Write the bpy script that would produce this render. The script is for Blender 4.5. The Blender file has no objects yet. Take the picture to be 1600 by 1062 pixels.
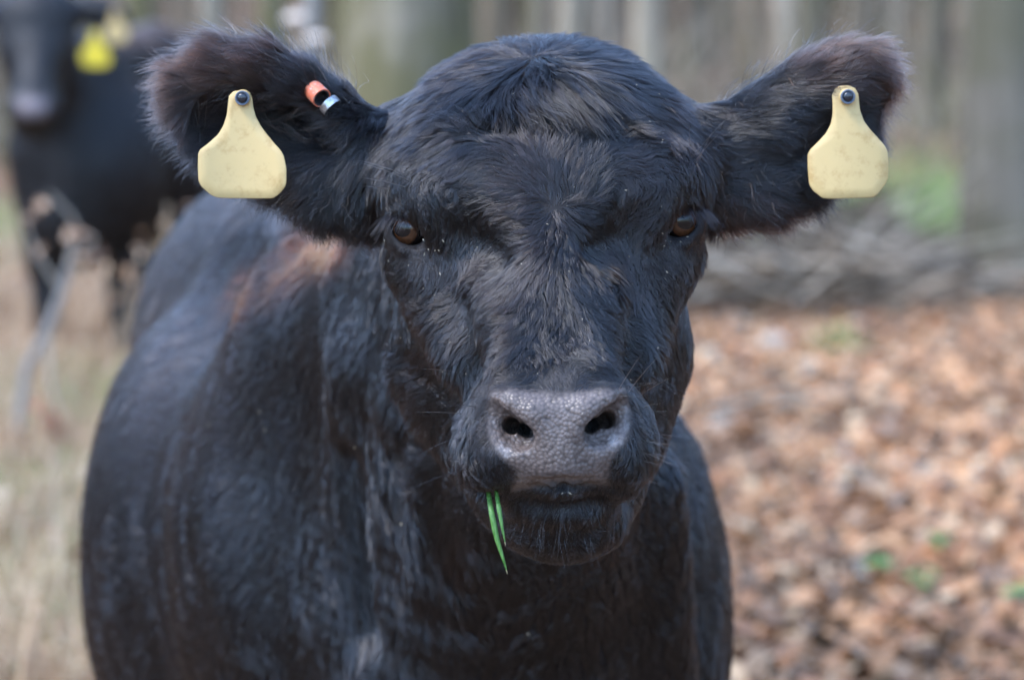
import bpy, math, random
import numpy as np
from mathutils import Vector, Matrix
from mathutils.kdtree import KDTree

rng = np.random.default_rng(7)
random.seed(7)
scene = bpy.context.scene
COL = scene.collection

# ------------------------------------------------------------------ camera, sky, sun, exposure
CAM_Z = 1.35
PITCH = math.radians(6.87)
F = 3910.0                                  # focal length in pixels of a 1600 px wide picture
cam_d = bpy.data.cameras.new('camera')
cam_d.sensor_width = 36.0
cam_d.lens = F / 1600 * 36
cam_d.clip_end = 900
cam_d.clip_start = 0.05
cam_d.dof.use_dof = True
cam_d.dof.focus_distance = 2.17
cam_d.dof.aperture_fstop = 3.6
cam_d.dof.aperture_blades = 0
cam = bpy.data.objects.new('camera', cam_d)
COL.objects.link(cam)
cam.location = (0, 0, CAM_Z)
cam.rotation_euler = (math.pi / 2 - PITCH, 0, 0)
scene.camera = cam

SUN_EL, SUN_AZ = math.radians(54), math.radians(-115)     # azimuth from +Y, towards -X
world = bpy.data.worlds.new('World')
scene.world = world
world.use_nodes = True
wn = world.node_tree
bg = wn.nodes['Background']
sky = wn.nodes.new('ShaderNodeTexSky')
sky.sky_type = 'NISHITA'
sky.sun_disc = False
sky.sun_elevation = SUN_EL
sky.sun_rotation = SUN_AZ
sky.air_density = 1.0
sky.dust_density = 0.3
sky.ozone_density = 3.0
wn.links.new(sky.outputs[0], bg.inputs[0])
bg.inputs[1].default_value = 0.15
sun_d = bpy.data.lights.new('sun', 'SUN')
sun_d.energy = 0.7
sun_d.angle = math.radians(20)
sun_d.color = (1.0, 0.96, 0.91)
sun = bpy.data.objects.new('sun', sun_d)
COL.objects.link(sun)
sdir = Vector((math.sin(SUN_AZ) * math.cos(SUN_EL), math.cos(SUN_AZ) * math.cos(SUN_EL), math.sin(SUN_EL)))
sun.rotation_euler = (-sdir).to_track_quat('-Z', 'Y').to_euler()
sun.location = sdir * 30
vs = scene.view_settings
vs.view_transform = 'Standard'
vs.look = 'None'
vs.gamma = 1
vs.exposure = 2.78
try:
    vs.use_curve_mapping = False
except Exception:
    pass
scene.cycles.max_bounces = 8
scene.cycles.diffuse_bounces = 3
scene.cycles.glossy_bounces = 3
scene.cycles.transmission_bounces = 4
scene.cycles.transparent_max_bounces = 8
scene.cycles.use_denoising = True
scene.cycles_curves.shape = 'RIBBONS'
scene.cycles_curves.subdivisions = 2

# ------------------------------------------------------------------ helpers
SP, CP = math.sin(PITCH), math.cos(PITCH)

def W(px, py, Y):
    """world point that lies Y metres in front of the camera and is seen at px, py"""
    cx, cz = (px - 800) / F, -(py - 531) / F
    t = Y / (CP + cz * SP)
    return np.array([cx * t, Y, CAM_Z + t * (-SP + cz * CP)])

def proj(P):
    """pixel position of world points, used for laying out the hair flow"""
    P = np.asarray(P)
    d = P - np.array([0, 0, CAM_Z])
    fw = d[:, 1] * CP - d[:, 2] * SP
    up = d[:, 1] * SP + d[:, 2] * CP
    return 800 + F * d[:, 0] / fw, 531 - F * up / fw

def tag(o, label=None, cat=None, group=None, kind=None):
    if label: o['label'] = label
    if cat: o['category'] = cat
    if group: o['group'] = group
    if kind: o['kind'] = kind
    return o

def empty(name, loc=(0, 0, 0)):
    o = bpy.data.objects.new(name, None)
    COL.objects.link(o)
    o.location = loc
    o.empty_display_size = 0.1
    return o

def link(name, data, parent=None, mat=None):
    o = bpy.data.objects.new(name, data)
    COL.objects.link(o)
    if parent is not None:
        o.parent = parent
        o.matrix_parent_inverse = Matrix.Translation(-Vector(parent.location))
    if mat is not None:
        data.materials.append(mat)
    return o

def mesh_np(name, V, Fc, smooth=True):
    """Fc: (n,3) or (n,4) int array, or list of polygons"""
    me = bpy.data.meshes.new(name)
    if isinstance(Fc, np.ndarray):
        n, k = Fc.shape
        me.vertices.add(len(V))
        me.vertices.foreach_set('co', np.asarray(V, np.float32).ravel())
        me.loops.add(n * k)
        me.loops.foreach_set('vertex_index', Fc.astype(np.int32).ravel())
        me.polygons.add(n)
        me.polygons.foreach_set('loop_start', np.arange(0, n * k, k, dtype=np.int32))
        me.polygons.foreach_set('loop_total', np.full(n, k, np.int32))
        me.update(calc_edges=True)
    else:
        me.from_pydata([tuple(v) for v in V], [], Fc)
    if smooth:
        me.polygons.foreach_set('use_smooth', np.ones(len(me.polygons), bool))
    me.update()
    return me

def nodes_of(mat):
    mat.use_nodes = True
    nt = mat.node_tree
    return nt, nt.nodes, nt.links

def principled(name, color=(0.5, 0.5, 0.5), rough=0.6, spec=0.5, coat=0.0, metal=0.0):
    m = bpy.data.materials.new(name)
    nt, n, l = nodes_of(m)
    b = n['Principled BSDF']
    b.inputs['Base Color'].default_value = (*color, 1)
    b.inputs['Roughness'].default_value = rough
    b.inputs['Specular IOR Level'].default_value = spec
    b.inputs['Coat Weight'].default_value = coat
    b.inputs['Metallic'].default_value = metal
    return m, nt, n, l, b

def noise_node(n, l, scale, detail=4, rough=0.6, coord=None, vec_scale=None):
    t = n.new('ShaderNodeTexNoise')
    t.inputs['Scale'].default_value = scale
    t.inputs['Detail'].default_value = detail
    t.inputs['Roughness'].default_value = rough
    if coord is not None:
        if vec_scale is not None:
            mp = n.new('ShaderNodeMapping')
            mp.inputs['Scale'].default_value = vec_scale
            l.new(coord, mp.inputs[0]); l.new(mp.outputs[0], t.inputs['Vector'])
        else:
            l.new(coord, t.inputs['Vector'])
    return t

def ramp(n, l, src, stops):
    r = n.new('ShaderNodeValToRGB')
    e = r.color_ramp.elements
    while len(e) < len(stops): e.new(0.5)
    for el, (p, c) in zip(e, stops):
        el.position = p
        el.color = (*c, 1)
    l.new(src, r.inputs[0])
    return r

def bump(n, l, h, strength, dist, bsdf):
    b = n.new('ShaderNodeBump')
    b.inputs['Strength'].default_value = strength
    b.inputs['Distance'].default_value = dist
    l.new(h, b.inputs['Height'])
    l.new(b.outputs[0], bsdf.inputs['Normal'])
    return b

# ------------------------------------------------------------------ implicit body shapes -> one continuous mesh
class Field:
    def __init__(self, xs, ys, zs):
        self.xs, self.ys, self.zs = [np.asarray(a, np.float32) for a in (xs, ys, zs)]
        self.D = np.full((len(xs), len(ys), len(zs)), 0.3, np.float32)

    def _sl(self, lo, hi):
        out = []
        for a, l_, h_ in zip((self.xs, self.ys, self.zs), lo, hi):
            i0 = max(0, int(np.searchsorted(a, l_)) - 1); i1 = min(len(a), int(np.searchsorted(a, h_)) + 1)
            out.append(slice(i0, i1))
        return tuple(out)

    def _grid(self, sl):
        return np.meshgrid(self.xs[sl[0]], self.ys[sl[1]], self.zs[sl[2]], indexing='ij', sparse=True)

    def _add(self, sl, d, k, sub=False):
        a = self.D[sl]
        if sub:
            d = -d
            h = np.maximum(k - np.abs(a - d), 0) / k
            self.D[sl] = np.maximum(a, d) + h * h * k * 0.25
        else:
            h = np.maximum(k - np.abs(a - d), 0) / k
            self.D[sl] = np.minimum(a, d) - h * h * k * 0.25

    def ell(self, c, r, k=0.03, sub=False, rot=None):
        c = np.asarray(c, float); r = np.asarray(r, float)
        m = k + 0.02
        R = max(r) if rot is not None else r
        sl = self._sl(c - R - m, c + R + m)
        X, Y, Z = self._grid(sl)
        X = X - np.float32(c[0]); Y = Y - np.float32(c[1]); Z = Z - np.float32(c[2])
        if rot is not None:
            M = np.array(Matrix(rot) if not isinstance(rot, np.ndarray) else rot, np.float32)   # columns = local axes
            X, Y, Z = (M[0, 0] * X + M[1, 0] * Y + M[2, 0] * Z, M[0, 1] * X + M[1, 1] * Y + M[2, 1] * Z, M[0, 2] * X + M[1, 2] * Y + M[2, 2] * Z)
        k0 = np.sqrt((X / r[0]) ** 2 + (Y / r[1]) ** 2 + (Z / r[2]) ** 2)
        k1 = np.sqrt((X / r[0] ** 2) ** 2 + (Y / r[1] ** 2) ** 2 + (Z / r[2] ** 2) ** 2) + 1e-6
        self._add(sl, (k0 * (k0 - 1) / k1).astype(np.float32), k, sub)

    def cone(self, a, ra, b, rb, k=0.03, sub=False):
        a = np.asarray(a, float); b = np.asarray(b, float)
        m = k + 0.02
        lo = np.minimum(a - ra, b - rb) - m; hi = np.maximum(a + ra, b + rb) + m
        sl = self._sl(lo, hi)
        X, Y, Z = self._grid(sl)
        ab = b - a
        L2 = float(ab @ ab) + 1e-9
        t = ((X - a[0]) * ab[0] + (Y - a[1]) * ab[1] + (Z - a[2]) * ab[2]) / L2
        t = np.clip(t, 0, 1)
        d = np.sqrt((X - a[0] - t * ab[0]) ** 2 + (Y - a[1] - t * ab[1]) ** 2 + (Z - a[2] - t * ab[2]) ** 2) - (ra + (rb - ra) * t)
        self._add(sl, d.astype(np.float32), k, sub)

    def chain(self, pts, k=0.03, sub=False):
        for (a, ra), (b, rb) in zip(pts[:-1], pts[1:]):
            self.cone(a, ra, b, rb, k, sub)

    def sheet(self, poly_px, Y0, off, t, k=0.02, rnd=0.012):
        """a leaf-like blade: outline in px at depth Y0, off(px,py)->depth offset, half thickness t(px,py)"""
        P = np.array([W(x, y, Y0) for x, y in poly_px])
        lo = P.min(0) - 0.05; hi = P.max(0) + 0.05
        lo[1] = Y0 - 0.09; hi[1] = Y0 + 0.11
        sl = self._sl(lo, hi)
        xs, ys, zs = self.xs[sl[0]], self.ys[sl[1]], self.zs[sl[2]]
        X, Z = np.meshgrid(xs, zs, indexing='ij')
        d2 = np.full(X.shape, 1e9); inside = np.zeros(X.shape, bool)
        n = len(P)
        for i in range(n):
            x0, z0 = P[i][0], P[i][2]; x1, z1 = P[(i + 1) % n][0], P[(i + 1) % n][2]
            ex, ez = x1 - x0, z1 - z0
            tt = np.clip(((X - x0) * ex + (Z - z0) * ez) / (ex * ex + ez * ez), 0, 1)
            d2 = np.minimum(d2, (X - x0 - tt * ex) ** 2 + (Z - z0 - tt * ez) ** 2)
            c = ((z0 > Z) != (z1 > Z)) & (X < (x1 - x0) * (Z - z0) / (z1 - z0 + 1e-12) + x0)
            inside ^= c
        sd = np.sqrt(d2) * np.where(inside, -1, 1)
        px, py = proj(np.stack([X.ravel(), np.full(X.size, Y0), Z.ravel()], 1))
        o = off(px, py).reshape(X.shape); th = t(px, py).reshape(X.shape)
        w = np.abs(ys[None, :, None] - Y0 - o[:, None, :]) - th[:, None, :] + rnd
        s = (sd + rnd)[:, None, :]
        d = np.minimum(np.maximum(w, s), 0) + np.sqrt(np.maximum(w, 0) ** 2 + np.maximum(s, 0) ** 2) - rnd
        self._add(sl, d.astype(np.float32), k)

    def mesh(self, name):
        D = self.D
        S = D < 0
        nx, ny, nz = D.shape
        cs = S[:-1, :-1, :-1].astype(np.int8)
        cnt = sum(S[i:nx - 1 + i, j:ny - 1 + j, k:nz - 1 + k].astype(np.int8) for i in (0, 1) for j in (0, 1) for k in (0, 1))
        act = (cnt > 0) & (cnt < 8)
        I, J, K = np.nonzero(act)
        idx = np.full(act.shape, -1, np.int32)
        idx[I, J, K] = np.arange(len(I))
        acc = np.zeros((len(I), 3)); num = np.zeros(len(I))
        corners = [(i, j, k) for i in (0, 1) for j in (0, 1) for k in (0, 1)]
        for a in corners:
            for b in corners:
                if sum(b) - sum(a) == 1 and all(q >= p for p, q in zip(a, b)):
                    da = D[I + a[0], J + a[1], K + a[2]]; db = D[I + b[0], J + b[1], K + b[2]]
                    m = (da < 0) != (db < 0)
                    t = np.where(m, da / np.where(m, da - db, 1), 0)
                    pa = np.stack([self.xs[I + a[0]], self.ys[J + a[1]], self.zs[K + a[2]]], 1)
                    pb = np.stack([self.xs[I + b[0]], self.ys[J + b[1]], self.zs[K + b[2]]], 1)
                    acc += np.where(m[:, None], pa + (pb - pa) * t[:, None], 0); num += m
        V = acc / num[:, None]
        quads = []
        # x edges
        for ax in range(3):
            sa = [slice(None)] * 3; sb = [slice(None)] * 3
            sa[ax] = slice(0, -1); sb[ax] = slice(1, None)
            A = S[tuple(sa)]; B = S[tuple(sb)]
            ii = np.stack(np.nonzero(A != B), 1)
            o1, o2 = [(1, 2), (2, 0), (0, 1)][ax]
            ok = (ii[:, o1] > 0) & (ii[:, o2] > 0) & (ii[:, o1] < D.shape[o1] - 1) & (ii[:, o2] < D.shape[o2] - 1)
            ii = ii[ok]
            flip = A[ii[:, 0], ii[:, 1], ii[:, 2]]
            def at(d1, d2):
                q = ii.copy(); q[:, o1] -= d1; q[:, o2] -= d2
                return idx[q[:, 0], q[:, 1], q[:, 2]]
            q = np.stack([at(1, 1), at(0, 1), at(0, 0), at(1, 0)], 1)
            q[~flip] = q[~flip][:, ::-1]
            quads.append(q)
        Q = np.concatenate(quads)
        Q = Q[(Q >= 0).all(1)]
        # smooth the positions a little
        for _ in range(2):
            s = np.zeros_like(V); c = np.zeros(len(V))
            for e in range(4):
                a, b = Q[:, e], Q[:, (e + 1) % 4]
                for d in range(3):
                    s[:, d] += np.bincount(a, V[b, d], len(V)) + np.bincount(b, V[a, d], len(V))
                c += np.bincount(a, minlength=len(V)) + np.bincount(b, minlength=len(V))
            V = V * 0.5 + 0.5 * s / np.maximum(c, 1)[:, None]
        return mesh_np(name, V, Q), V, Q

def axis(parts):
    """non-uniform axis: [(start, end, step), ...]"""
    out = []
    for a, b, s in parts:
        n = max(1, int(round((b - a) / s)))
        out += list(np.linspace(a, b, n, endpoint=False))
    out.append(parts[-1][1])
    return np.array(out)

def normals_areas(V, Q):
    a, b, c, d = V[Q[:, 0]], V[Q[:, 1]], V[Q[:, 2]], V[Q[:, 3]]
    n = np.cross(c - a, d - b)
    A = np.linalg.norm(n, axis=1)
    VN = np.zeros_like(V)
    for e in range(4):
        for dd in range(3):
            VN[:, dd] += np.bincount(Q[:, e], n[:, dd], len(V))
    VN /= np.linalg.norm(VN, axis=1)[:, None] + 1e-12
    return VN, A * 0.5

def snoise(P, scale, seed, octaves=3):
    """cheap smooth noise from rotated sines, about -1..1"""
    r = np.random.default_rng(seed)
    out = np.zeros(len(P)); amp = 1.0; tot = 0
    for o in range(octaves):
        for _ in range(5):
            k = r.normal(size=3); k /= np.linalg.norm(k); k *= r.uniform(0.6, 1.5) * scale * 2 ** o
            out += amp * np.sin(P @ k + r.uniform(0, 6.28))
        tot += amp * 2.0
        amp *= 0.55
    return out / tot

# ================================================================== materials
# --- cow skin under the coat
def make_skin():
    m, nt, n, l, b = principled('cow_skin', (0.012, 0.010, 0.010), 0.75, 0.3)
    at = n.new('ShaderNodeAttribute'); at.attribute_name = 'pad'
    wet = n.new('ShaderNodeAttribute'); wet.attribute_name = 'crust'
    tc = n.new('ShaderNodeTexCoord')
    vo = n.new('ShaderNodeTexVoronoi'); vo.inputs['Scale'].default_value = 290
    nd = noise_node(n, l, 90, 3, 0.5, tc.outputs['Object'])
    mx = n.new('ShaderNodeMixRGB'); mx.blend_type = 'ADD'; mx.inputs[0].default_value = 0.002
    l.new(tc.outputs['Object'], mx.inputs[1]); l.new(nd.outputs['Color'], mx.inputs[2])
    l.new(mx.outputs[0], vo.inputs['Vector'])
    pc = ramp(n, l, vo.outputs['Distance'], [(0.0, (0.150, 0.124, 0.112)), (0.5, (0.118, 0.097, 0.087)), (0.95, (0.052, 0.042, 0.037))])
    n2 = noise_node(n, l, 38, 5, 0.65, tc.outputs['Object'])
    mott = n.new('ShaderNodeMixRGB'); mott.blend_type = 'MULTIPLY'; mott.inputs[0].default_value = 0.7
    r2 = ramp(n, l, n2.outputs['Fac'], [(0.3, (0.6, 0.52, 0.5)), (0.7, (1.25, 1.18, 1.15))])
    l.new(pc.outputs[0], mott.inputs[1]); l.new(r2.outputs[0], mott.inputs[2])
    # dried pale crust round the nostrils
    n3 = noise_node(n, l, 160, 6, 0.75, tc.outputs['Object'])
    ad = n.new('ShaderNodeMath'); ad.operation = 'MULTIPLY_ADD'; ad.inputs[1].default_value = 1.7; ad.inputs[2].default_value = -1.0
    l.new(n3.outputs['Fac'], ad.inputs[0])
    ad2 = n.new('ShaderNodeMath'); ad2.operation = 'MULTIPLY_ADD'; ad2.inputs[1].default_value = 1.0
    l.new(wet.outputs['Fac'], ad2.inputs[0]); l.new(ad.outputs[0], ad2.inputs[2])
    cr = ramp(n, l, ad2.outputs[0], [(0.42, (0, 0, 0)), (0.95, (1, 1, 1))])
    cm = n.new('ShaderNodeMixRGB')
    cm.inputs[2].default_value = (0.30, 0.27, 0.26, 1)
    cf = n.new('ShaderNodeMath'); cf.operation = 'MULTIPLY'
    l.new(cr.outputs[0], cf.inputs[0]); l.new(wet.outputs['Fac'], cf.inputs[1])
    l.new(cf.outputs[0], cm.inputs[0]); l.new(mott.outputs[0], cm.inputs[1])
    fin = n.new('ShaderNodeMixRGB'); fin.inputs[1].default_value = (0.012, 0.010, 0.010, 1)
    l.new(at.outputs['Fac'], fin.inputs[0]); l.new(cm.outputs[0], fin.inputs[2])
    l.new(fin.outputs[0], b.inputs['Base Color'])
    rr = n.new('ShaderNodeMapRange'); rr.inputs['To Min'].default_value = 0.8; rr.inputs['To Max'].default_value = 0.33
    l.new(at.outputs['Fac'], rr.inputs['Value']); l.new(rr.outputs[0], b.inputs['Roughness'])
    inv = n.new('ShaderNodeMath'); inv.operation = 'MULTIPLY'; inv.inputs[1].default_value = -1
    l.new(vo.outputs['Distance'], inv.inputs[0])
    hm = n.new('ShaderNodeMath'); hm.operation = 'MULTIPLY'
    l.new(inv.outputs[0], hm.inputs[0]); l.new(at.outputs['Fac'], hm.inputs[1])
    bump(n, l, hm.outputs[0], 0.75, 0.0013, b)
    return m

def make_fur(name, ior=1.55):
    m = bpy.data.materials.new(name)
    nt, n, l = nodes_of(m)
    n.remove(n['Principled BSDF'])
    h = n.new('ShaderNodeBsdfHairPrincipled')
    h.model = 'CHIANG'
    h.parametrization = 'COLOR'
    at = n.new('ShaderNodeAttribute'); at.attribute_name = 'tint'
    l.new(at.outputs['Color'], h.inputs['Color'])
    h.inputs['Roughness'].default_value = 0.21
    h.inputs['Radial Roughness'].default_value = 0.30
    h.inputs['Coat'].default_value = 0.0
    h.inputs['IOR'].default_value = ior
    h.inputs['Random Roughness'].default_value = 0.3
    l.new(h.outputs[0], n['Material Output'].inputs[0])
    return m

M_SKIN = make_skin()
M_FUR = make_fur('cow_hair')
M_FUR_FAR = make_fur('rear_cow_hair', 1.33)
# ================================================================== ground and woodland
def ground_z(x, y):
    x = np.asarray(x, float); y = np.asarray(y, float)
    z = 0.02 * np.sin(x * 0.9 + 1.3) * np.sin(y * 0.7) + 0.03 * np.sin(x * 0.31 + y * 0.23)
    z = z * np.clip((np.hypot(x, y - 3) - 2) / 4, 0, 1)
    far = np.clip((y - 42) / 50, 0, 1)
    return z + 5.5 * far * far * (3 - 2 * far) + 0.25 * np.sin(x * 0.12) * np.clip((y - 25) / 20, 0, 1)

def build_ground():
    xs = np.concatenate([np.linspace(-300, -30, 28), np.linspace(-29, 29, 140), np.linspace(30, 300, 28)])
    ys = np.concatenate([np.linspace(-60, -2, 20), np.linspace(-1, 60, 190), np.linspace(62, 400, 50)])
    X, Y = np.meshgrid(xs, ys, indexing='ij')
    Z = ground_z(X, Y)
    V = np.stack([X.ravel(), Y.ravel(), Z.ravel()], 1)
    nx, ny = len(xs), len(ys)
    i, j = np.meshgrid(np.arange(nx - 1), np.arange(ny - 1), indexing='ij')
    a = (i * ny + j).ravel()
    Fq = np.stack([a, a + ny, a + ny + 1, a + 1], 1)
    m, nt, n, l, b = principled('forest_floor', (0.2, 0.12, 0.08), 0.95, 0.2)
    tc = n.new('ShaderNodeTexCoord')
    n1 = noise_node(n, l, 9, 8, 0.7, tc.outputs['Object'])
    n2 = noise_node(n, l, 0.55, 4, 0.6, tc.outputs['Object'])
    n3 = noise_node(n, l, 45, 4, 0.7, tc.outputs['Object'])
    c1 = ramp(n, l, n1.outputs['Fac'], [(0.32, (0.070, 0.046, 0.032)), (0.5, (0.21, 0.13, 0.085)), (0.68, (0.40, 0.26, 0.17))])
    c2 = ramp(n, l, n2.outputs['Fac'], [(0.42, (1, 1, 1)), (0.62, (0.62, 0.66, 0.60))])
    mx = n.new('ShaderNodeMixRGB'); mx.blend_type = 'MULTIPLY'; mx.inputs[0].default_value = 1
    l.new(c1.outputs[0], mx.inputs[1]); l.new(c2.outputs[0], mx.inputs[2])
    l.new(mx.outputs[0], b.inputs['Base Color'])
    bump(n, l, n3.outputs['Fac'], 0.8, 0.03, b)
    o = link('ground', mesh_np('ground', V, Fq), None, m)
    tag(o, 'brown woodland floor of soil and fallen leaves', kind='structure')
build_ground()

def attr_mat(name, rough=0.7, transl=0.0, spec=0.3):
    m, nt, n, l, b = principled(name, (0.3, 0.2, 0.1), rough, spec)
    at = n.new('ShaderNodeAttribute'); at.attribute_name = 'tint'
    tc = n.new('ShaderNodeTexCoord')
    ns = noise_node(n, l, 40, 4, 0.6, tc.outputs['Object'])
    r = ramp(n, l, ns.outputs['Fac'], [(0.3, (0.75, 0.75, 0.75)), (0.7, (1.2, 1.2, 1.2))])
    mx = n.new('ShaderNodeMixRGB'); mx.blend_type = 'MULTIPLY'; mx.inputs[0].default_value = 1
    l.new(at.outputs['Color'], mx.inputs[1]); l.new(r.outputs[0], mx.inputs[2])
    l.new(mx.outputs[0], b.inputs['Base Color'])
    if transl:
        tr = n.new('ShaderNodeBsdfTranslucent'); l.new(mx.outputs[0], tr.inputs[0])
        ms = n.new('ShaderNodeMixShader'); ms.inputs[0].default_value = transl
        l.new(b.outputs[0], ms.inputs[1]); l.new(tr.outputs[0], ms.inputs[2])
        l.new(ms.outputs[0], n['Material Output'].inputs[0])
    return m
M_LEAF = attr_mat('dead_leaf', 0.55, 0.15, 0.4)
M_GRASS = attr_mat('grass_blade', 0.5, 0.35, 0.4)

def tint_points(me, cols):
    a = me.attributes.new('tint', 'FLOAT_COLOR', 'POINT')
    c = np.ones((len(cols), 4), np.float32); c[:, :3] = cols
    a.data.foreach_set('color', c.ravel())

def leaf_mesh(name, C, size, yaw, tilt, roll, curl, col):
    """lobed curled leaves, 8 points each"""
    n = len(C)
    u = np.array([-0.62, -0.30, -0.30, 0.05, 0.05, 0.32, 0.32, 0.62])
    v = np.array([0.0, -0.25, 0.25, -0.36, 0.36, -0.22, 0.22, 0.0])
    base = np.zeros((n, 8, 3))
    wob = 1 + 0.25 * rng.normal(size=(n, 8))
    base[:, :, 0] = u[None] * size[:, None]
    base[:, :, 1] = v[None] * size[:, None] * wob
    base[:, :, 2] = (curl[:, None] * ((v[None] * 2) ** 2 * 0.5 + (u[None]) ** 2 * 0.5)) * size[:, None]
    cy, sy = np.cos(yaw), np.sin(yaw); ct, st = np.cos(tilt), np.sin(tilt); cr, sr = np.cos(roll), np.sin(roll)
    x, y, z = base[:, :, 0], base[:, :, 1], base[:, :, 2]
    y, z = y * cr[:, None] - z * sr[:, None], y * sr[:, None] + z * cr[:, None]
    x, z = x * ct[:, None] - z * st[:, None], x * st[:, None] + z * ct[:, None]
    x, y = x * cy[:, None] - y * sy[:, None], x * sy[:, None] + y * cy[:, None]
    V = np.stack([x, y, z], 2) + C[:, None]
    tri = np.array([[0, 1, 2], [1, 3, 4], [1, 4, 2], [3, 5, 6], [3, 6, 4], [5, 7, 6]])
    T = (tri[None] + (np.arange(n) * 8)[:, None, None]).reshape(-1, 3)
    me = mesh_np(name, V.reshape(-1, 3), T)
    tint_points(me, np.repeat(col, 8, 0))
    return me

LEAF_COL = np.array([(0.38, 0.20, 0.092), (0.40, 0.215, 0.105), (0.28, 0.13, 0.058), (0.45, 0.31, 0.18), (0.18, 0.10, 0.052), (0.30, 0.20, 0.12), (0.23, 0.19, 0.145), (0.40, 0.17, 0.062), (0.09, 0.058, 0.034)])
def build_leaves():
    # even on the picture up close, thinning out with distance
    n = 118000
    d = 3.5 + 30 * rng.random(n * 2) ** 1.5
    x = (rng.random(n * 2) - 0.5) * 2 * (0.29 * d + 2.6)
    keep = np.ones(n * 2, bool)
    left = x < -0.13 * d                                    # tan grass takes over on the left
    keep &= ~(left & (rng.random(n * 2) < 0.35))
    keep &= ~((np.abs(x - 0.55) < 0.5 + 0.08 * d) & (d > 13) & (d < 17) & (rng.random(n * 2) < 0.5))
    d, x = d[keep][:n], x[keep][:n]
    n = len(d)
    C = np.stack([x, d, ground_z(x, d) + 0.006 + 0.035 * rng.random(n)], 1)
    # pockets: patches of darker, greyer leaves
    pn = snoise(C * np.array([1, 0.5, 0]), 3.0, 5, 3)
    w = np.array([.22, .16, .18, .09, .10, .07, .04, .10, .04])
    ci = rng.choice(len(LEAF_COL), n, p=w / w.sum())
    col = LEAF_COL[ci] * (0.85 + 0.3 * rng.random((n, 1))) * (1 + 0.32 * pn[:, None])
    col = np.where((pn < -0.25)[:, None], col * 0.75 + np.array([0.020, 0.012, 0.006]), col)
    me = leaf_mesh('leaf_litter', C, 0.038 + 0.046 * rng.random(n), rng.random(n) * 6.28, rng.normal(size=n) * 0.42, rng.normal(size=n) * 0.45, rng.normal(size=n) * 1.2, col)
    o = link('leaf_litter', me, None, M_LEAF)
    tag(o, 'orange and tan fallen leaves covering the woodland floor', kind='stuff')
build_leaves()

def blades(name, C, h, lean, col, width, label, kind='stuff', parent=None, droop=0.5):
    """grass blades: 3 segments each"""
    n = len(C); k = 4
    az = rng.random(n) * 6.28
    dx, dy = np.cos(az), np.sin(az)
    t = np.linspace(0, 1, k)
    V = np.zeros((n, k, 2, 3))
    sx, sy = -dy, dx
    for i, tt in enumerate(t):
        cx = C[:, 0] + dx * lean * h * tt ** 1.6
        cy = C[:, 1] + dy * lean * h * tt ** 1.6
        cz = C[:, 2] + h * (tt - droop * np.minimum(lean, 1) * tt ** 2.4)
        wv = width * (1 - 0.85 * tt)
        for s, sg in enumerate((-1, 1)):
            V[:, i, s, 0] = cx + sg * sx * wv; V[:, i, s, 1] = cy + sg * sy * wv; V[:, i, s, 2] = cz
    b = (np.arange(n) * k * 2)[:, None, None]
    q = np.array([[2 * i, 2 * i + 1, 2 * i + 3, 2 * i + 2] for i in range(k - 1)])[None]
    me = mesh_np(name, V.reshape(-1, 3), (b + q).reshape(-1, 4))
    tint_points(me, np.repeat(col, k * 2, 0))
    o = link(name, me, parent, M_GRASS)
    if parent is None: tag(o, label, kind=kind)
    return o

def build_grass():
    TAN = np.array([(0.54, 0.37, 0.21), (0.42, 0.26, 0.14), (0.62, 0.47, 0.30), (0.28, 0.16, 0.085), (0.50, 0.37, 0.24)])
    GRN = np.array([(0.18, 0.27, 0.07), (0.25, 0.32, 0.10), (0.13, 0.22, 0.05), (0.32, 0.35, 0.13)])
    # dry tan grass on the left
    n = 26000
    d = 4.6 + 15 * rng.random(n) ** 1.5
    x = -0.215 * d + rng.normal(size=n) * (0.05 * d + 0.10) - 0.12
    C = np.stack([x, d, ground_z(x, d)], 1)
    pn = snoise(C, 2.2, 15, 2)
    kp = pn > -0.05
    C = C[kp]; n = len(C)
    col = TAN[rng.integers(0, 5, n)] * (0.75 + 0.45 * rng.random((n, 1)))
    blades('dry_grass', C, 0.10 + 0.26 * rng.random(n) ** 1.5, 0.3 + 1.1 * rng.random(n), col, 0.003 + 0.0045 * rng.random(n) ** 2, 'tall dry tan grass growing left of the cow')
    # green grass low on the left, and the patches on the right
    Cs = []
    for (px_, Y, sx, sy, m) in ((40, 6.6, 0.35, 0.5, 3600), (60, 5.5, 0.28, 0.35, 4600), (10, 8.8, 0.4, 0.6, 1500), (-20, 17, 0.8, 1.5, 3200),
                                (1410, 18.2, 0.40, 1.3, 8500), (1330, 18.0, 0.30, 0.8, 2600), (1500, 21, 0.6, 1.5, 3500), (1180, 16.2, 0.12, 0.3, 350), (1260, 22, 0.9, 1.5, 1800),
                                (1380, 26, 2.2, 2.0, 2500), (1310, 10.6, 0.06, 0.2, 60), (1100, 13.5, .1, .3, 60)):
        c = W(px_, 500, Y)
        x = c[0] + rng.normal(size=m) * sx; y = Y + rng.normal(size=m) * sy
        Cs.append(np.stack([x, y, ground_z(x, y)], 1))
    C = np.concatenate(Cs); n = len(C)
    col = GRN[rng.integers(0, 4, n)] * (0.8 + 0.5 * rng.random((n, 1)))
    blades('green_grass', C, (0.06 + 0.11 * rng.random(n)) * np.where(C[:, 1] > 12, 1.5, 1.1), 0.3 + 0.8 * rng.random(n), col, 0.004 + 0.003 * rng.random(n), 'low green grass in patches among the leaves')
build_grass()

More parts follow.
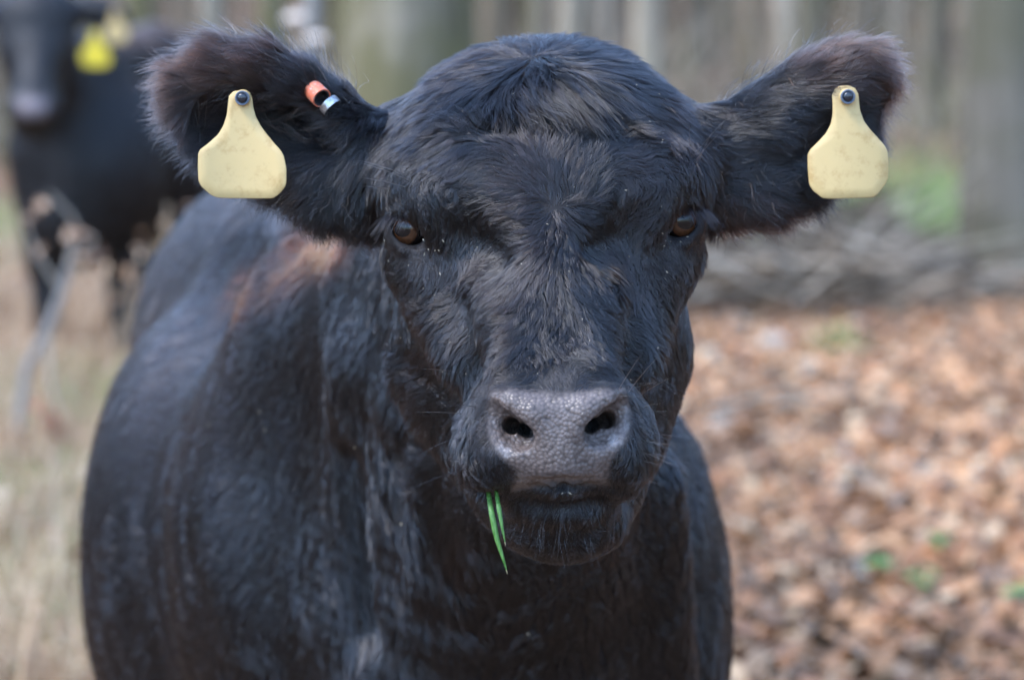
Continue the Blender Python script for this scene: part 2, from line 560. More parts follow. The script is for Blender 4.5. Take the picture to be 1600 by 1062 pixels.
# ------------------------------------------------------------------ trees
def bark_mat(name, base, dark, moss, mossamt, scale=7):
    m, nt, n, l, b = principled(name, base, 0.9, 0.2)
    tc = n.new('ShaderNodeTexCoord')
    n1 = noise_node(n, l, scale, 6, 0.7, tc.outputs['Object'], (1, 1, 0.14))
    n2 = noise_node(n, l, 1.6, 4, 0.6, tc.outputs['Object'])
    c1 = ramp(n, l, n1.outputs['Fac'], [(0.32, dark), (0.62, base)])
    mr = ramp(n, l, n2.outputs['Fac'], [(0.52 - mossamt * 0.2, (0, 0, 0)), (0.70 - mossamt * 0.2, (1, 1, 1))])
    f = n.new('ShaderNodeMath'); f.operation = 'MULTIPLY'; f.inputs[1].default_value = mossamt
    l.new(mr.outputs[0], f.inputs[0])
    mx = n.new('ShaderNodeMixRGB'); mx.inputs[2].default_value = (*moss, 1)
    l.new(f.outputs[0], mx.inputs[0]); l.new(c1.outputs[0], mx.inputs[1]); l.new(mx.outputs[0], b.inputs['Base Color'])
    bump(n, l, n1.outputs['Fac'], 1.0, 0.04, b)
    return m
BARK = [bark_mat('mossy_bark', (0.30, 0.25, 0.175), (0.045, 0.037, 0.024), (0.12, 0.105, 0.045), 0.85, 3.2),
        bark_mat('grey_bark', (0.23, 0.19, 0.14), (0.06, 0.05, 0.036), (0.10, 0.088, 0.045), 0.6, 3.5),
        bark_mat('pale_bark', (0.40, 0.33, 0.24), (0.25, 0.205, 0.145), (0.25, 0.21, 0.11), 0.3),
        bark_mat('brown_bark', (0.24, 0.178, 0.118), (0.13, 0.096, 0.062), (0.17, 0.145, 0.075), 0.3)]

def tube_arrays(pts, rad, k=8, seed=0, rough=0.0):
    pts = np.asarray(pts, float); rad = np.asarray(rad, float)
    n = len(pts)
    T = np.gradient(pts, axis=0); T /= np.linalg.norm(T, axis=1)[:, None] + 1e-9
    ref = np.array([0.31, 0.95, 0.05]); 
    A = np.cross(T, ref); A /= np.linalg.norm(A, axis=1)[:, None] + 1e-9
    B = np.cross(T, A)
    th = np.linspace(0, 2 * np.pi, k, endpoint=False)
    rr = rad[:, None] * np.ones(k)[None]
    if rough:
        r = np.random.default_rng(seed)
        ph = r.uniform(0, 6.28, 4)
        z = np.arange(n)[:, None] * 0.35
        rr = rr * (1 + rough * (np.sin(th * 3 + ph[0] + z * .3) * .5 + np.sin(th * 5 + ph[1] - z * .2) * .35 + np.sin(th * 2 + ph[2] + z) * .4))
    V = pts[:, None] + A[:, None] * (np.cos(th)[None, :, None] * rr[:, :, None]) + B[:, None] * (np.sin(th)[None, :, None] * rr[:, :, None])
    i, j = np.meshgrid(np.arange(n - 1), np.arange(k), indexing='ij')
    a = i * k + j; b2 = i * k + (j + 1) % k
    Fq = np.stack([a, b2, b2 + k, a + k], 2).reshape(-1, 4)
    return V.reshape(-1, 3), Fq

class Tubes:
    def __init__(self): self.V = []; self.F = []; self.n = 0; self.c = []
    def add(self, pts, rad, k=6, col=None, **kw):
        V, Fq = tube_arrays(pts, rad, k, **kw)
        self.V.append(V); self.F.append(Fq + self.n); self.n += len(V)
        if col is not None: self.c.append(np.tile(col, (len(V), 1)))
    def build(self, name, mat, parent=None):
        me = mesh_np(name, np.concatenate(self.V), np.concatenate(self.F))
        if self.c: tint_points(me, np.concatenate(self.c))
        return link(name, me, parent, mat)

def make_tree(x, y, r, h, mat, label, seed, lean=(0, 0), group='bare trees of the wood behind the cows', limbs=14, detail=1, flare=0.55):
    rs = np.random.default_rng(seed)
    z0 = float(ground_z(x, y))
    root = tag(empty('tree', (x, y, z0)), label, 'tree', group)
    n = 26 if detail else 12
    t = np.linspace(0, 1, n) ** 1.4
    pts = np.stack([x + lean[0] * h * t + 0.10 * r * np.sin(t * 9 + seed), y + lean[1] * h * t + 0.10 * r * np.cos(t * 7 + seed), z0 - 0.15 + (h + .15) * t], 1)
    hz = (h + .15) * t
    rad = r * (1 - 0.85 * t ** 1.1) * (1 + flare * np.exp(-hz / (0.9 * r + .12)))
    tb = Tubes(); tb.add(pts, rad, 28 if detail else 10, rough=0.05 if detail else 0.03, seed=seed)
    tb.build('trunk', mat, root)
    cr = Tubes()
    for i in range(limbs):
        f = rs.uniform(0.35, 0.97)
        k = int(f * (n - 1)); p0 = pts[k]; r0 = rad[k] * rs.uniform(0.3, 0.55)
        az = rs.uniform(0, 6.28); L = h * rs.uniform(0.16, 0.34) * (1.2 - 0.5 * f)
        d = np.array([math.cos(az), math.sin(az), rs.uniform(0.4, 1.1)]); d /= np.linalg.norm(d)
        q = np.array([p0 + d * L * s + np.array([0, 0, 0.12 * L * s * s]) + rs.normal(size=3) * 0.03 * L * (s > 0) for s in (0, .25, .5, .75, 1)])
        cr.add(q, r0 * np.array([1, .8, .6, .4, .15]), 5)
        for s in range(5 if detail else 3):
            kk = rs.integers(1, 4); dd = d + rs.normal(size=3) * 0.6; dd /= np.linalg.norm(dd); l2 = L * rs.uniform(.25, .5)
            q2 = np.array([q[kk] + dd * l2 * u + np.array([0, 0, .1 * l2 * u]) for u in (0, .5, 1)])
            cr.add(q2, r0 * 0.35 * np.array([1, .6, .2]), 4)
            for s2 in range(3):
                dd2 = dd + rs.normal(size=3) * 0.6; dd2 /= np.linalg.norm(dd2)
                q3 = np.array([q2[1] + dd2 * l2 * .5 * u for u in (0, .5, 1)])
                cr.add(q3, r0 * 0.15 * np.array([1, .6, .2]), 3)
    cr.build('crown', mat, root)
    return root

def px_x(px_, Y): return float(W(px_, 60, Y)[0])

make_tree(px_x(628, 12.5), 12.5, 0.345, 17, BARK[0], 'broad mossy tree trunk rising directly behind the near cow', 1, limbs=18)
make_tree(px_x(1578, 14.6), 14.6, 0.275, 16, BARK[1], 'smooth grey tree trunk at the right edge of the photo', 2, limbs=16, flare=0.35)
TREES = [  # px, distance, radius, bark, label
 (1012, 30, 0.19, 2, 'pale trunk seen just right of the near cow\'s poll'),
 (885, 34, 0.16, 2, 'slim pale trunk above the centre of the near cow\'s head'),
 (1268, 36, 0.22, 1, 'grey trunk above the right ear of the near cow'),
 (1170, 44, 0.20, 3, 'brown trunk between the pale trunk and the right ear'),
 (1452, 33, 0.17, 1, 'thin grey trunk left of the big right hand trunk'),
 (225, 31, 0.20, 0, 'mossy trunk between the rear cow\'s tags and the left ear'),
 (330, 38, 0.18, 2, 'pale distant trunk above the left ear of the near cow'),
 (415, 27, 0.13, 0, 'thin mossy trunk beside the pale bracket growths'),
 (775, 40, 0.24, 3, 'dark brown trunk right of the broad mossy trunk'),
 (1090, 52, 0.24, 1, 'distant grey trunk right of the pale poll trunk'),
 (20, 36, 0.25, 1, 'grey trunk above the rear cow at the left edge'),
 (945, 58, 0.26, 3, 'far brown trunk between two pale trunks'),
 (1350, 60, 0.30, 2, 'far pale trunk over the tip of the right ear'),
]
for i, (p, Y, r, bk, lab) in enumerate(TREES):
    make_tree(px_x(p, Y), Y, r, 13 + (i * 37 % 5), BARK[bk], lab, 10 + i, lean=(0.03 * math.sin(i * 2.1), 0.0), limbs=10, detail=0)
def build_far_wood():
    """far off wood that reads as one mass: stems and twiggy brush"""
    rs = np.random.default_rng(5)
    tb = Tubes()
    cols = np.array([(0.31, 0.25, 0.175), (0.37, 0.305, 0.225), (0.22, 0.17, 0.115), (0.43, 0.36, 0.27), (0.27, 0.24, 0.12)])
    for i in range(1300):
        y = rs.uniform(48, 120); x = rs.uniform(-1, 1) * (0.36 * y + 14)
        r = rs.uniform(0.04, 0.24); h = rs.uniform(9, 15)
        z = float(ground_z(x, y)); ln = rs.normal() * 0.03
        tb.add([(x, y, z - .2), (x + ln * 3, y, z + 3), (x + ln * h, y, z + h)], [r * 1.2, r, r * .25], 6, cols[rs.integers(0, 5)] * rs.uniform(.45, 1.0))
    for i in range(6500):
        y = rs.uniform(36, 100) if i % 4 else rs.uniform(25, 42)
        x = rs.uniform(-1, 1) * (0.26 * y + 4)
        z = float(ground_z(x, y)); L = rs.uniform(0.5, 2.6) * (0.5 if y < 36 else 1)
        d = np.array([rs.normal() * .7, rs.normal() * .4, rs.uniform(.3, 1.3)]); d /= np.linalg.norm(d)
        p = np.array([x, y, z])
        tb.add([p, p + d * L * .5 + rs.normal(size=3) * .06, p + d * L + rs.normal(size=3) * .15], [0.028, 0.018, 0.006], 3, cols[rs.integers(0, 5)] * rs.uniform(.35, 1.0))
    o = tb.build('distant_wood', attr_mat('far_bark', 0.9, 0, 0.1))
    tag(o, 'grey brown mass of distant bare trees and brush behind the cows', kind='stuff')
build_far_wood()

def build_wood_around():
    """more of the wood, unseen, added on the other sides to block low sky light"""
    rs = np.random.default_rng(15)
    tb = Tubes()
    cols = np.array([(0.26, 0.22, 0.17), (0.20, 0.165, 0.125), (0.30, 0.26, 0.21)])
    for i in range(2300):  # out of view, dense enough to shut off the bright horizon
        az = rs.uniform(math.radians(26), math.radians(334)); R = rs.uniform(24, 66) + 28 * max(0, -math.cos(az)) ** .5
        x, y = R * math.sin(az), R * math.cos(az)
        r = rs.uniform(0.06, 0.26); h = rs.uniform(10, 19)
        z = float(ground_z(x, y)); ln = rs.normal(size=2) * 0.03
        tb.add([(x, y, z - .2), (x + ln[0] * 4, y + ln[1] * 4, z + 4), (x + ln[0] * h, y + ln[1] * h, z + h)], [r * 1.2, r, r * .4], 5, cols[rs.integers(0, 3)] * rs.uniform(.8, 1.2))
    o = tb.build('sky_block_wood', bpy.data.materials['far_bark'])
    tag(o, 'unseen grey brown wood added round the near sides to block low sky light', kind='stuff')
build_wood_around()

# ------------------------------------------------------------------ brush pile and fallen branches on the right
M_TWIG = attr_mat('dead_wood', 0.85, 0, 0.2)
def build_brush():
    rs = np.random.default_rng(8)
    tb = Tubes()
    for i in range(400):
        px_ = rs.normal(1280, 160); Y = rs.uniform(12.0, 15.6)
        c = W(px_, 400, Y); x = c[0]; z = float(ground_z(x, Y))
        L = rs.uniform(0.35, 1.5); az = rs.normal() * 0.6 + (0 if rs.random() < .7 else 0.9)
        d = np.array([math.cos(az), math.sin(az) * .8, rs.normal() * .35]); d /= np.linalg.norm(d)
        hh = rs.uniform(0.02, 0.40) * np.exp(-((px_ - 1290) / 190) ** 2)
        p = np.array([x, Y, z + hh + .02])
        g = rs.uniform(0.5, 1.2)
        col = np.array([(0.24, 0.185, 0.13), (0.12, 0.085, 0.055), (0.48, 0.39, 0.29), (0.06, 0.042, 0.026)][rs.integers(0, 4)]) * g
        r = rs.uniform(0.005, 0.021)
        pts = np.array([p - d * L * .5, p + rs.normal(size=3) * .03, p + d * L * .5 + rs.normal(size=3) * .05]); pts[:, 2] = np.maximum(pts[:, 2], z + .01)
        tb.add(pts, [r, r * .8, r * .3], 5, col)
    o = tb.build('brush_pile', M_TWIG)
    tag(o, 'heap of grey and brown dead twigs lying on the leaves', kind='stuff')
    for (p0, p1, r, col, lab) in (((1235, 355, 16.5), (1392, 452, 14.2), 0.050, (0.55, 0.48, 0.40), 'pale weathered branch lying slantwise across the brush heap'),
                                  ((1120, 420, 15.0), (1345, 500, 13.0), 0.034, (0.42, 0.36, 0.29), 'grey fallen branch below the pale slanting one'),
                                  ((1310, 470, 13.4), (1560, 430, 14.6), 0.036, (0.34, 0.29, 0.23), 'dark grey fallen branch reaching toward the right hand trunk'),
                                  ((1100, 690, 8.4), (1340, 640, 9.0), 0.014, (0.34, 0.26, 0.18), 'thin grey stick lying on leaves right of the cow\'s jaw')):
        a, b = W(*p0), W(*p1)
        a[2] = float(ground_z(a[0], a[1])) + r + max(0, 0.06); b[2] = float(ground_z(b[0], b[1])) + r + .02
        m_ = (a + b) / 2 + np.array([0, .05, .05])
        o = empty('fallen_branch', tuple(a)); tag(o, lab, 'branch')
        t1 = Tubes(); t1.add([a, a * .6 + b * .4 + np.array([0, 0, .04]), m_, b * .8 + a * .2, b], r * np.array([1, .9, .8, .6, .35]), 10, np.array(col), rough=0.06)
        t1.build('stem', M_TWIG, o)
        for k in range(5):
            t2 = Tubes()
            s = rs.uniform(.3, .9); q = a * (1 - s) + b * s; dd = (b - a) / np.linalg.norm(b - a) + rs.normal(size=3) * .5; dd[2] = abs(dd[2]) * .4 + .05
            t2.add([q, q + dd * .15, q + dd * .32], r * np.array([.45, .3, .1]), 5, np.array(col))
            t2.build('side_twig', M_TWIG, o)
build_brush()
# ================================================================== the near cow: body as one continuous mesh
def near_cow_field():
    xs = axis([(-0.80, -0.38, 0.012), (-0.38, -0.15, 0.0045), (-0.15, 0.20, 0.0028), (0.20, 0.40, 0.0045), (0.40, 0.60, 0.012)])
    ys = axis([(1.98, 2.30, 0.0028), (2.30, 2.46, 0.0045), (2.46, 2.7, 0.008), (2.7, 4.4, 0.014)])
    zs = axis([(-0.02, 0.62, 0.014), (0.62, 0.90, 0.008), (0.90, 1.36, 0.0028), (1.36, 1.42, 0.006)])
    f = Field(xs, ys, zs)
    # ---- trunk
    f.ell(W(438, 505, 3.85), (0.215, 0.27, 0.20), 0.10)                # rump
    f.ell(W(482, 890, 3.35), (0.298, 0.42, 0.375), 0.12)
    f.ell(W(508, 700, 3.40), (0.262, 0.42, 0.27), 0.12)
    f.ell(W(462, 620, 3.78), (0.205, 0.30, 0.22), 0.12)               # barrel
    f.cone(W(600, 430, 2.95), 0.12, W(500, 415, 3.4), 0.11, 0.10)     # back line
    f.cone(W(500, 415, 3.4), 0.11, W(420, 415, 3.85), 0.11, 0.10)
    f.ell(W(700, 900, 2.95), (0.28, 0.30, 0.30), 0.12)                # chest
    f.ell(W(460, 840, 2.95), (0.112, 0.17, 0.26), 0.11)               # shoulders
    f.ell(W(992, 965, 2.90), (0.115, 0.17, 0.265), 0.06)
    f.cone(W(590, 520, 2.88), 0.095, W(480, 800, 2.92), 0.095, 0.11)    # shoulder blade
    f.ell(W(800, 1040, 2.66), (0.15, 0.13, 0.17), 0.08)               # brisket
    # ---- neck
    f.cone(W(850, 350, 2.50), 0.115, W(640, 560, 2.85), 0.17, 0.08)
    f.cone(W(850, 520, 2.48), 0.125, W(760, 780, 2.80), 0.19, 0.08)
    f.cone(W(850, 720, 2.45), 0.09, W(820, 960, 2.66), 0.14, 0.06)
    # neck folds
    f.cone(W(640, 640, 2.51), 0.016, W(600, 1230, 2.70), 0.026, 0.07)
    f.cone(W(700, 700, 2.44), 0.018, W(690, 1250, 2.66), 0.028, 0.06)
    f.cone(W(580, 560, 2.60), 0.02, W(545, 1260, 2.76), 0.03, 0.07)
    f.cone(W(1035, 760, 2.52), 0.02, W(1040, 1260, 2.72), 0.03, 0.06)
    f.cone(W(665, 720, 2.42), 0.006, W(650, 1040, 2.50), 0.010, 0.05, sub=True)
    f.cone(W(545, 720, 2.60), 0.012, W(580, 980, 2.60), 0.014, 0.04, sub=True)
    # ---- legs
    for (x, y, hind) in ((-0.20, 2.95, 0), (0.11, 2.92, 0), (-0.43, 3.95, 1), (-0.20, 3.98, 1)):
        x2 = x
        if hind:
            f.cone((x2, y, 0.80), 0.14, (x2, y - 0.05, 0.55), 0.085, 0.05)
            f.cone((x2, y - 0.05, 0.55), 0.08, (x2, y + 0.10, 0.40), 0.042, 0.03)
            f.cone((x2, y + 0.10, 0.40), 0.042, (x2, y + 0.05, 0.12), 0.030, 0.03)
            yy = y + 0.05
        else:
            f.cone((x2, y, 0.72), 0.10, (x2, y + 0.02, 0.42), 0.052, 0.05)
            f.ell((x2, y + 0.01, 0.38), (0.045, 0.045, 0.06), 0.03)
            f.cone((x2, y + 0.02, 0.40), 0.042, (x2, y + 0.02, 0.12), 0.028, 0.02)
            yy = y + 0.02
        f.cone((x2, yy, 0.12), 0.036, (x2, yy - 0.03, 0.06), 0.042, 0.02)
        f.ell((x2 - 0.02, yy - 0.04, 0.028), (0.026, 0.05, 0.034), 0.01)
        f.ell((x2 + 0.02, yy - 0.04, 0.028), (0.026, 0.05, 0.034), 0.01)
    # tail
    f.chain([(W(425, 400, 4.05), 0.035), ((-0.38, 4.20, 0.95), 0.025), ((-0.385, 4.22, 0.55), 0.018), ((-0.385, 4.2, 0.35), 0.03)], 0.04)

    # ---- head: cranium, brow, face plane
    f.ell(W(850, 212, 2.37), (0.122, 0.12, 0.086), 0.03)
    f.ell(W(848, 300, 2.33), (0.129, 0.115, 0.115), 0.05)
    f.ell(W(850, 335, 2.285), (0.098, 0.090, 0.085), 0.06)
    f.ell(W(850, 420, 2.30), (0.118, 0.105, 0.12), 0.04)
    f.cone(W(708, 225, 2.305), 0.040, W(745, 300, 2.255), 0.045, 0.04)
    f.cone(W(992, 220, 2.305), 0.040, W(955, 300, 2.255), 0.045, 0.04)
    f.ell(W(880, 138, 2.292), (0.042, 0.036, 0.018), 0.03); f.ell(W(872, 205, 2.232), (0.050, 0.014, 0.011), 0.03, sub=True)              # forelock base
    # nose bridge
    rotb = Matrix.Rotation(math.radians(-22), 3, 'X')
    f.ell(W(855, 430, 2.215), (0.055, 0.055, 0.13), 0.035, rot=rotb)
    f.ell(W(860, 520, 2.175), (0.050, 0.055, 0.10), 0.03, rot=rotb)
    f.cone(W(800, 430, 2.20), 0.022, W(815, 590, 2.12), 0.030, 0.03)
    f.cone(W(905, 430, 2.20), 0.022, W(915, 590, 2.12), 0.030, 0.03)
    # brow ridges over the eyes
    f.chain([(W(638, 272, 2.295), 0.030), (W(664, 290, 2.268), 0.029), (W(716, 322, 2.228), 0.022), (W(775, 356, 2.205), 0.018)], 0.03)
    f.chain([(W(1060, 266, 2.295), 0.030), (W(1034, 284, 2.268), 0.029), (W(984, 316, 2.228), 0.022), (W(930, 352, 2.205), 0.018)], 0.03)
    # eye hollows on the nose side
    f.ell(W(722, 364, 2.180), (0.044, 0.026, 0.020), 0.035, sub=True, rot=Matrix.Rotation(math.radians(28), 3, 'Y'))
    f.ell(W(984, 356, 2.180), (0.044, 0.026, 0.020), 0.035, sub=True, rot=Matrix.Rotation(math.radians(-28), 3, 'Y'))
    # below the eyes: cheek bone, cheek, jaw
    f.chain([(W(650, 405, 2.285), 0.030), (W(688, 440, 2.262), 0.027), (W(728, 520, 2.238), 0.024), (W(746, 605, 2.19), 0.028)], 0.03)
    f.chain([(W(1048, 398, 2.285), 0.030), (W(1014, 432, 2.262), 0.027), (W(982, 512, 2.238), 0.024), (W(978, 597, 2.19), 0.028)], 0.03)
    f.ell(W(712, 500, 2.38), (0.050, 0.10, 0.112), 0.05)
    f.ell(W(976, 500, 2.38), (0.048, 0.10, 0.112), 0.05)
    f.cone(W(698, 560, 2.36), 0.042, W(752, 690, 2.31), 0.028, 0.05)
    f.cone(W(990, 560, 2.36), 0.042, W(972, 690, 2.31), 0.028, 0.05)
    f.cone(W(752, 690, 2.31), 0.028, W(846, 800, 2.20), 0.032, 0.03)
    f.cone(W(972, 690, 2.31), 0.028, W(912, 800, 2.20), 0.032, 0.03)
    f.cone(W(850, 520, 2.35), 0.10, W(865, 710, 2.25), 0.075, 0.05)
    # hollow between jaw and muzzle
    f.cone(W(728, 590, 2.15), 0.006, W(700, 640, 2.19), 0.010, 0.05, sub=True)
    f.cone(W(992, 590, 2.15), 0.006, W(1020, 640, 2.19), 0.010, 0.05, sub=True)
    f.cone(W(748, 470, 2.245), 0.026, W(762, 545, 2.215), 0.022, 0.04)
    f.cone(W(957, 465, 2.245), 0.026, W(955, 540, 2.215), 0.022, 0.04)
    # ---- muzzle
    f.ell(W(868, 680, 2.16), (0.076, 0.095, 0.056), 0.03)
    f.ell(W(770, 702, 2.130), (0.032, 0.056, 0.044), 0.02)
    f.ell(W(967, 697, 2.130), (0.032, 0.056, 0.044), 0.02)
    f.ell(W(868, 622, 2.125), (0.062, 0.060, 0.026), 0.02)
    f.ell(W(870, 632, 2.105), (0.056, 0.043, 0.017), 0.015)
    f.ell(W(872, 690, 2.105), (0.042, 0.048, 0.042), 0.02)
    f.ell(W(876, 725, 2.100), (0.040, 0.038, 0.020), 0.012)
    # rims over the nostrils
    f.chain([(W(776, 622, 2.084), 0.006), (W(800, 628, 2.074), 0.008), (W(830, 646, 2.068), 0.008), (W(846, 676, 2.066), 0.007)], 0.012)
    f.chain([(W(968, 616, 2.084), 0.006), (W(944, 623, 2.074), 0.008), (W(914, 640, 2.068), 0.008), (W(899, 668, 2.066), 0.007)], 0.012)
    f.chain([(W(764, 640, 2.092), 0.005), (W(764, 676, 2.089), 0.006), (W(782, 706, 2.082), 0.008), (W(815, 712, 2.074), 0.008)], 0.012)
    f.chain([(W(980, 634, 2.092), 0.005), (W(981, 668, 2.089), 0.006), (W(965, 698, 2.082), 0.008), (W(932, 706, 2.074), 0.008)], 0.012)
    # chin and lower lip
    f.ell(W(880, 812, 2.178), (0.055, 0.062, 0.036), 0.015)
    f.ell(W(878, 788, 2.142), (0.048, 0.045, 0.020), 0.015)
    # nostrils: comma shaped, going in and back
    f.chain([(W(777, 640, 2.076), 0.0035), (W(786, 660, 2.072), 0.0060), (W(806, 682, 2.070), 0.0085)], 0.010, sub=True)
    f.chain([(W(779, 644, 2.072), 0.0046), (W(794, 663, 2.068), 0.0092), (W(817, 680, 2.068), 0.0118)], 0.004, sub=True)
    f.cone(W(790, 660, 2.07), 0.0055, W(812, 672, 2.11), 0.010, 0.003, sub=True)
    f.chain([(W(796, 660, 2.075), 0.0045), (W(808, 668, 2.095), 0.0075), (W(820, 672, 2.12), 0.008)], 0.003, sub=True)
    f.cone(W(822, 672, 2.066), 0.0065, W(828, 670, 2.11), 0.008, 0.003, sub=True)
    f.chain([(W(968, 634, 2.076), 0.0035), (W(960, 654, 2.072), 0.0060), (W(940, 675, 2.070), 0.0085)], 0.010, sub=True)
    f.chain([(W(968, 634, 2.072), 0.0046), (W(953, 653, 2.068), 0.0092), (W(931, 671, 2.068), 0.0118)], 0.004, sub=True)
    f.cone(W(957, 650, 2.07), 0.0055, W(936, 664, 2.11), 0.010, 0.003, sub=True)
    f.chain([(W(950, 652, 2.075), 0.0045), (W(938, 660, 2.095), 0.0075), (W(926, 665, 2.12), 0.008)], 0.003, sub=True)
    f.cone(W(925, 665, 2.066), 0.0065, W(918, 663, 2.11), 0.008, 0.003, sub=True)
    # mouth line
    ml = [(735, 752, 2.12), (765, 772, 2.095), (800, 768, 2.075), (840, 757, 2.066), (880, 753, 2.062), (920, 756, 2.066), (955, 764, 2.075), (990, 766, 2.092), (1022, 745, 2.12)]
    f.chain([(W(*p), 0.0042 + 0.0022 * abs(p[0] - 880) / 140) for p in ml], 0.005, sub=True)
    f.chain([(W(p[0], p[1] + 4, p[2] + 0.012), 0.0030) for p in ml], 0.006, sub=True)

    # ---- ear roots and ears
    f.cone(W(640, 250, 2.36), 0.050, W(560, 255, 2.36), 0.040, 0.035)
    f.cone(W(1052, 250, 2.36), 0.050, W(1120, 250, 2.36), 0.040, 0.035)
    L = [(600, 190), (560, 182), (520, 150), (478, 112), (420, 88), (345, 84), (288, 102), (264, 138), (276, 195), (318, 240), (395, 290), (465, 322), (540, 352), (605, 372)]
    def offL(px, py):
        u = np.clip((px - 250) / 330, 0, 1)
        v = np.clip((py - 90) / 220, 0, 1)
        return 0.028 * np.sin(np.pi * np.clip(v * 1.2, 0, 1)) * (0.3 + 0.7 * u) + 0.012
    f.sheet(L, 2.325, offL, lambda px, py: 0.006 + 0.010 * np.clip((px - 400) / 200, 0, 1), 0.02)
    f.chain([(W(285, 160, 2.322), 0.008), (W(300, 118, 2.316), 0.012), (W(350, 100, 2.310), 0.016), (W(420, 108, 2.306), 0.018), (W(480, 138, 2.306), 0.017), (W(530, 172, 2.312), 0.016), (W(575, 205, 2.325), 0.022)], 0.016)
    f.chain([(W(565, 260, 2.325), 0.020), (W(500, 255, 2.325), 0.013), (W(440, 235, 2.330), 0.008)], 0.02)
    f.chain([(W(590, 300, 2.330), 0.024), (W(520, 300, 2.330), 0.014), (W(440, 275, 2.335), 0.008)], 0.02)
    f.ell(W(445, 185, 2.312), (0.050, 0.020, 0.016), 0.02, sub=True, rot=Matrix.Rotation(math.radians(14), 3, 'Y'))
    R = [(1075, 182), (1135, 168), (1182, 134), (1232, 96), (1300, 70), (1362, 74), (1388, 118), (1374, 185), (1340, 250), (1280, 302), (1200, 334), (1125, 348), (1078, 352)]
    def offR(px, py):
        u = np.clip((1400 - px) / 330, 0, 1)
        v = np.clip((py - 80) / 230, 0, 1)
        return -0.004 + 0.016 * np.cos(np.pi * v * 1.6) * -1 * (0.3 + 0.7 * u)
    f.sheet(R, 2.335, offR, lambda px, py: 0.007 + 0.012 * np.clip((1260 - px) / 200, 0, 1), 0.02)
    f.chain([(W(1110, 240, 2.335), 0.030), (W(1200, 195, 2.322), 0.018), (W(1290, 130, 2.318), 0.012), (W(1355, 108, 2.322), 0.010)], 0.03)
    f.chain([(W(1110, 290, 2.340), 0.024), (W(1180, 290, 2.332), 0.014), (W(1250, 262, 2.330), 0.009)], 0.03)

    # ---- eye lids, then the opening that shows the eye
    for (ex, ey, ez, s, sx) in ((643, 357, 2.262, -1, 1.0), (1059, 345, 2.264, 1, 1.0)):
        c = W(ex, ey, ez)
        f.ell(c, (0.0235, 0.0235, 0.0225), 0.014)
        f.chain([(c + np.array([s * 0.020, 0.000, 0.006]), 0.0042), (c + np.array([s * 0.008, -0.0200, 0.0170]), 0.0056),
                 (c + np.array([-s * 0.008, -0.0215, 0.0115]), 0.0056), (c + np.array([-s * 0.022, -0.0160, -0.008]), 0.0038)], 0.006)
        f.chain([(c + np.array([s * 0.019, -0.001, -0.008]), 0.0036), (c + np.array([s * 0.006, -0.0160, -0.0165]), 0.0040),
                 (c + np.array([-s * 0.009, -0.0175, -0.0145]), 0.0038), (c + np.array([-s * 0.024, -0.0155, -0.010]), 0.0034)], 0.006)
        d = np.array([s * 0.16, -1.0, -0.02]); d /= np.linalg.norm(d)
        tip = c + d * 0.026
        rot = Matrix.Rotation(math.radians(s * 17), 3, 'Z') @ Matrix.Rotation(math.radians(-s * 31), 3, 'Y')
        f.ell(tip, (0.0190, 0.022, 0.0132), 0.004, sub=True, rot=rot)
        f.cone(c - d * 0.004, 0.0182, c + d * 0.002, 0.0182, 0.002, sub=True)
    return f

import time as _t
_t0 = _t.time()
fc = near_cow_field()
cow_me, CV, CQ = fc.mesh('cow_body')
del fc
VN, QA = normals_areas(CV, CQ)
_far = np.clip((CV[:, 1] - 2.44) / 0.15, 0, 1)
CV = CV + VN * (_far * (0.0055 * snoise(CV * np.array([1.3, 1.0, .55]), 11, 91, 2) + 0.0015 * snoise(CV * np.array([1.5, 1.0, .5]), 38, 92, 2)))[:, None]
cow_me.vertices.foreach_set('co', CV.astype(np.float32).ravel()); cow_me.update()
VN, QA = normals_areas(CV, CQ)
print('cow mesh', len(CV), len(CQ), 'in', round(_t.time() - _t0, 1), flush=True)

def poly_mask(px, py, poly, soft):
    """1 inside the outline, falling to 0 over soft pixels"""
    P = np.array(poly, float); n = len(P)
    d2 = np.full(len(px), 1e12); ins = np.zeros(len(px), bool)
    for i in range(n):
        x0, y0 = P[i]; x1, y1 = P[(i + 1) % n]
        ex, ey = x1 - x0, y1 - y0
        t = np.clip(((px - x0) * ex + (py - y0) * ey) / (ex * ex + ey * ey), 0, 1)
        d2 = np.minimum(d2, (px - x0 - t * ex) ** 2 + (py - y0 - t * ey) ** 2)
        ins ^= ((y0 > py) != (y1 > py)) & (px < (x1 - x0) * (py - y0) / (y1 - y0 + 1e-12) + x0)
    sd = np.sqrt(d2) * np.where(ins, -1, 1)
    return np.clip(0.5 - sd / soft, 0, 1)

PAD = [(763, 640), (768, 612), (800, 608), (870, 616), (935, 610), (975, 604), (984, 640), (982, 680), (962, 706), (952, 735), (950, 757), (880, 752), (800, 768), (806, 735), (782, 712), (764, 680)]
def pad_mask(P, soft=10):
    px, py = proj(P)
    return poly_mask(px, py, PAD, soft) * (P[:, 1] < 2.125)

pm = pad_mask(CV, 14)
cow_me.attributes.new('pad', 'FLOAT', 'POINT').data.foreach_set('value', pm.astype(np.float32))
px, py = proj(CV)
cr = np.zeros(len(CV))
for (x, y, r, w_) in ((785, 705, 26, 0.85), (962, 690, 24, 0.85), (770, 660, 16, 0.7), (976, 640, 15, 0.8), (868, 632, 60, 0.25), (980, 665, 14, 0.8), (880, 762, 22, 0.7), (800, 628, 22, 0.3)):
    cr = np.maximum(cr, w_ * np.exp(-((px - x) ** 2 + (py - y) ** 2) / (r * r)))
cow_me.attributes.new('crust', 'FLOAT', 'POINT').data.foreach_set('value', (cr * (CV[:, 1] < 2.125)).astype(np.float32))

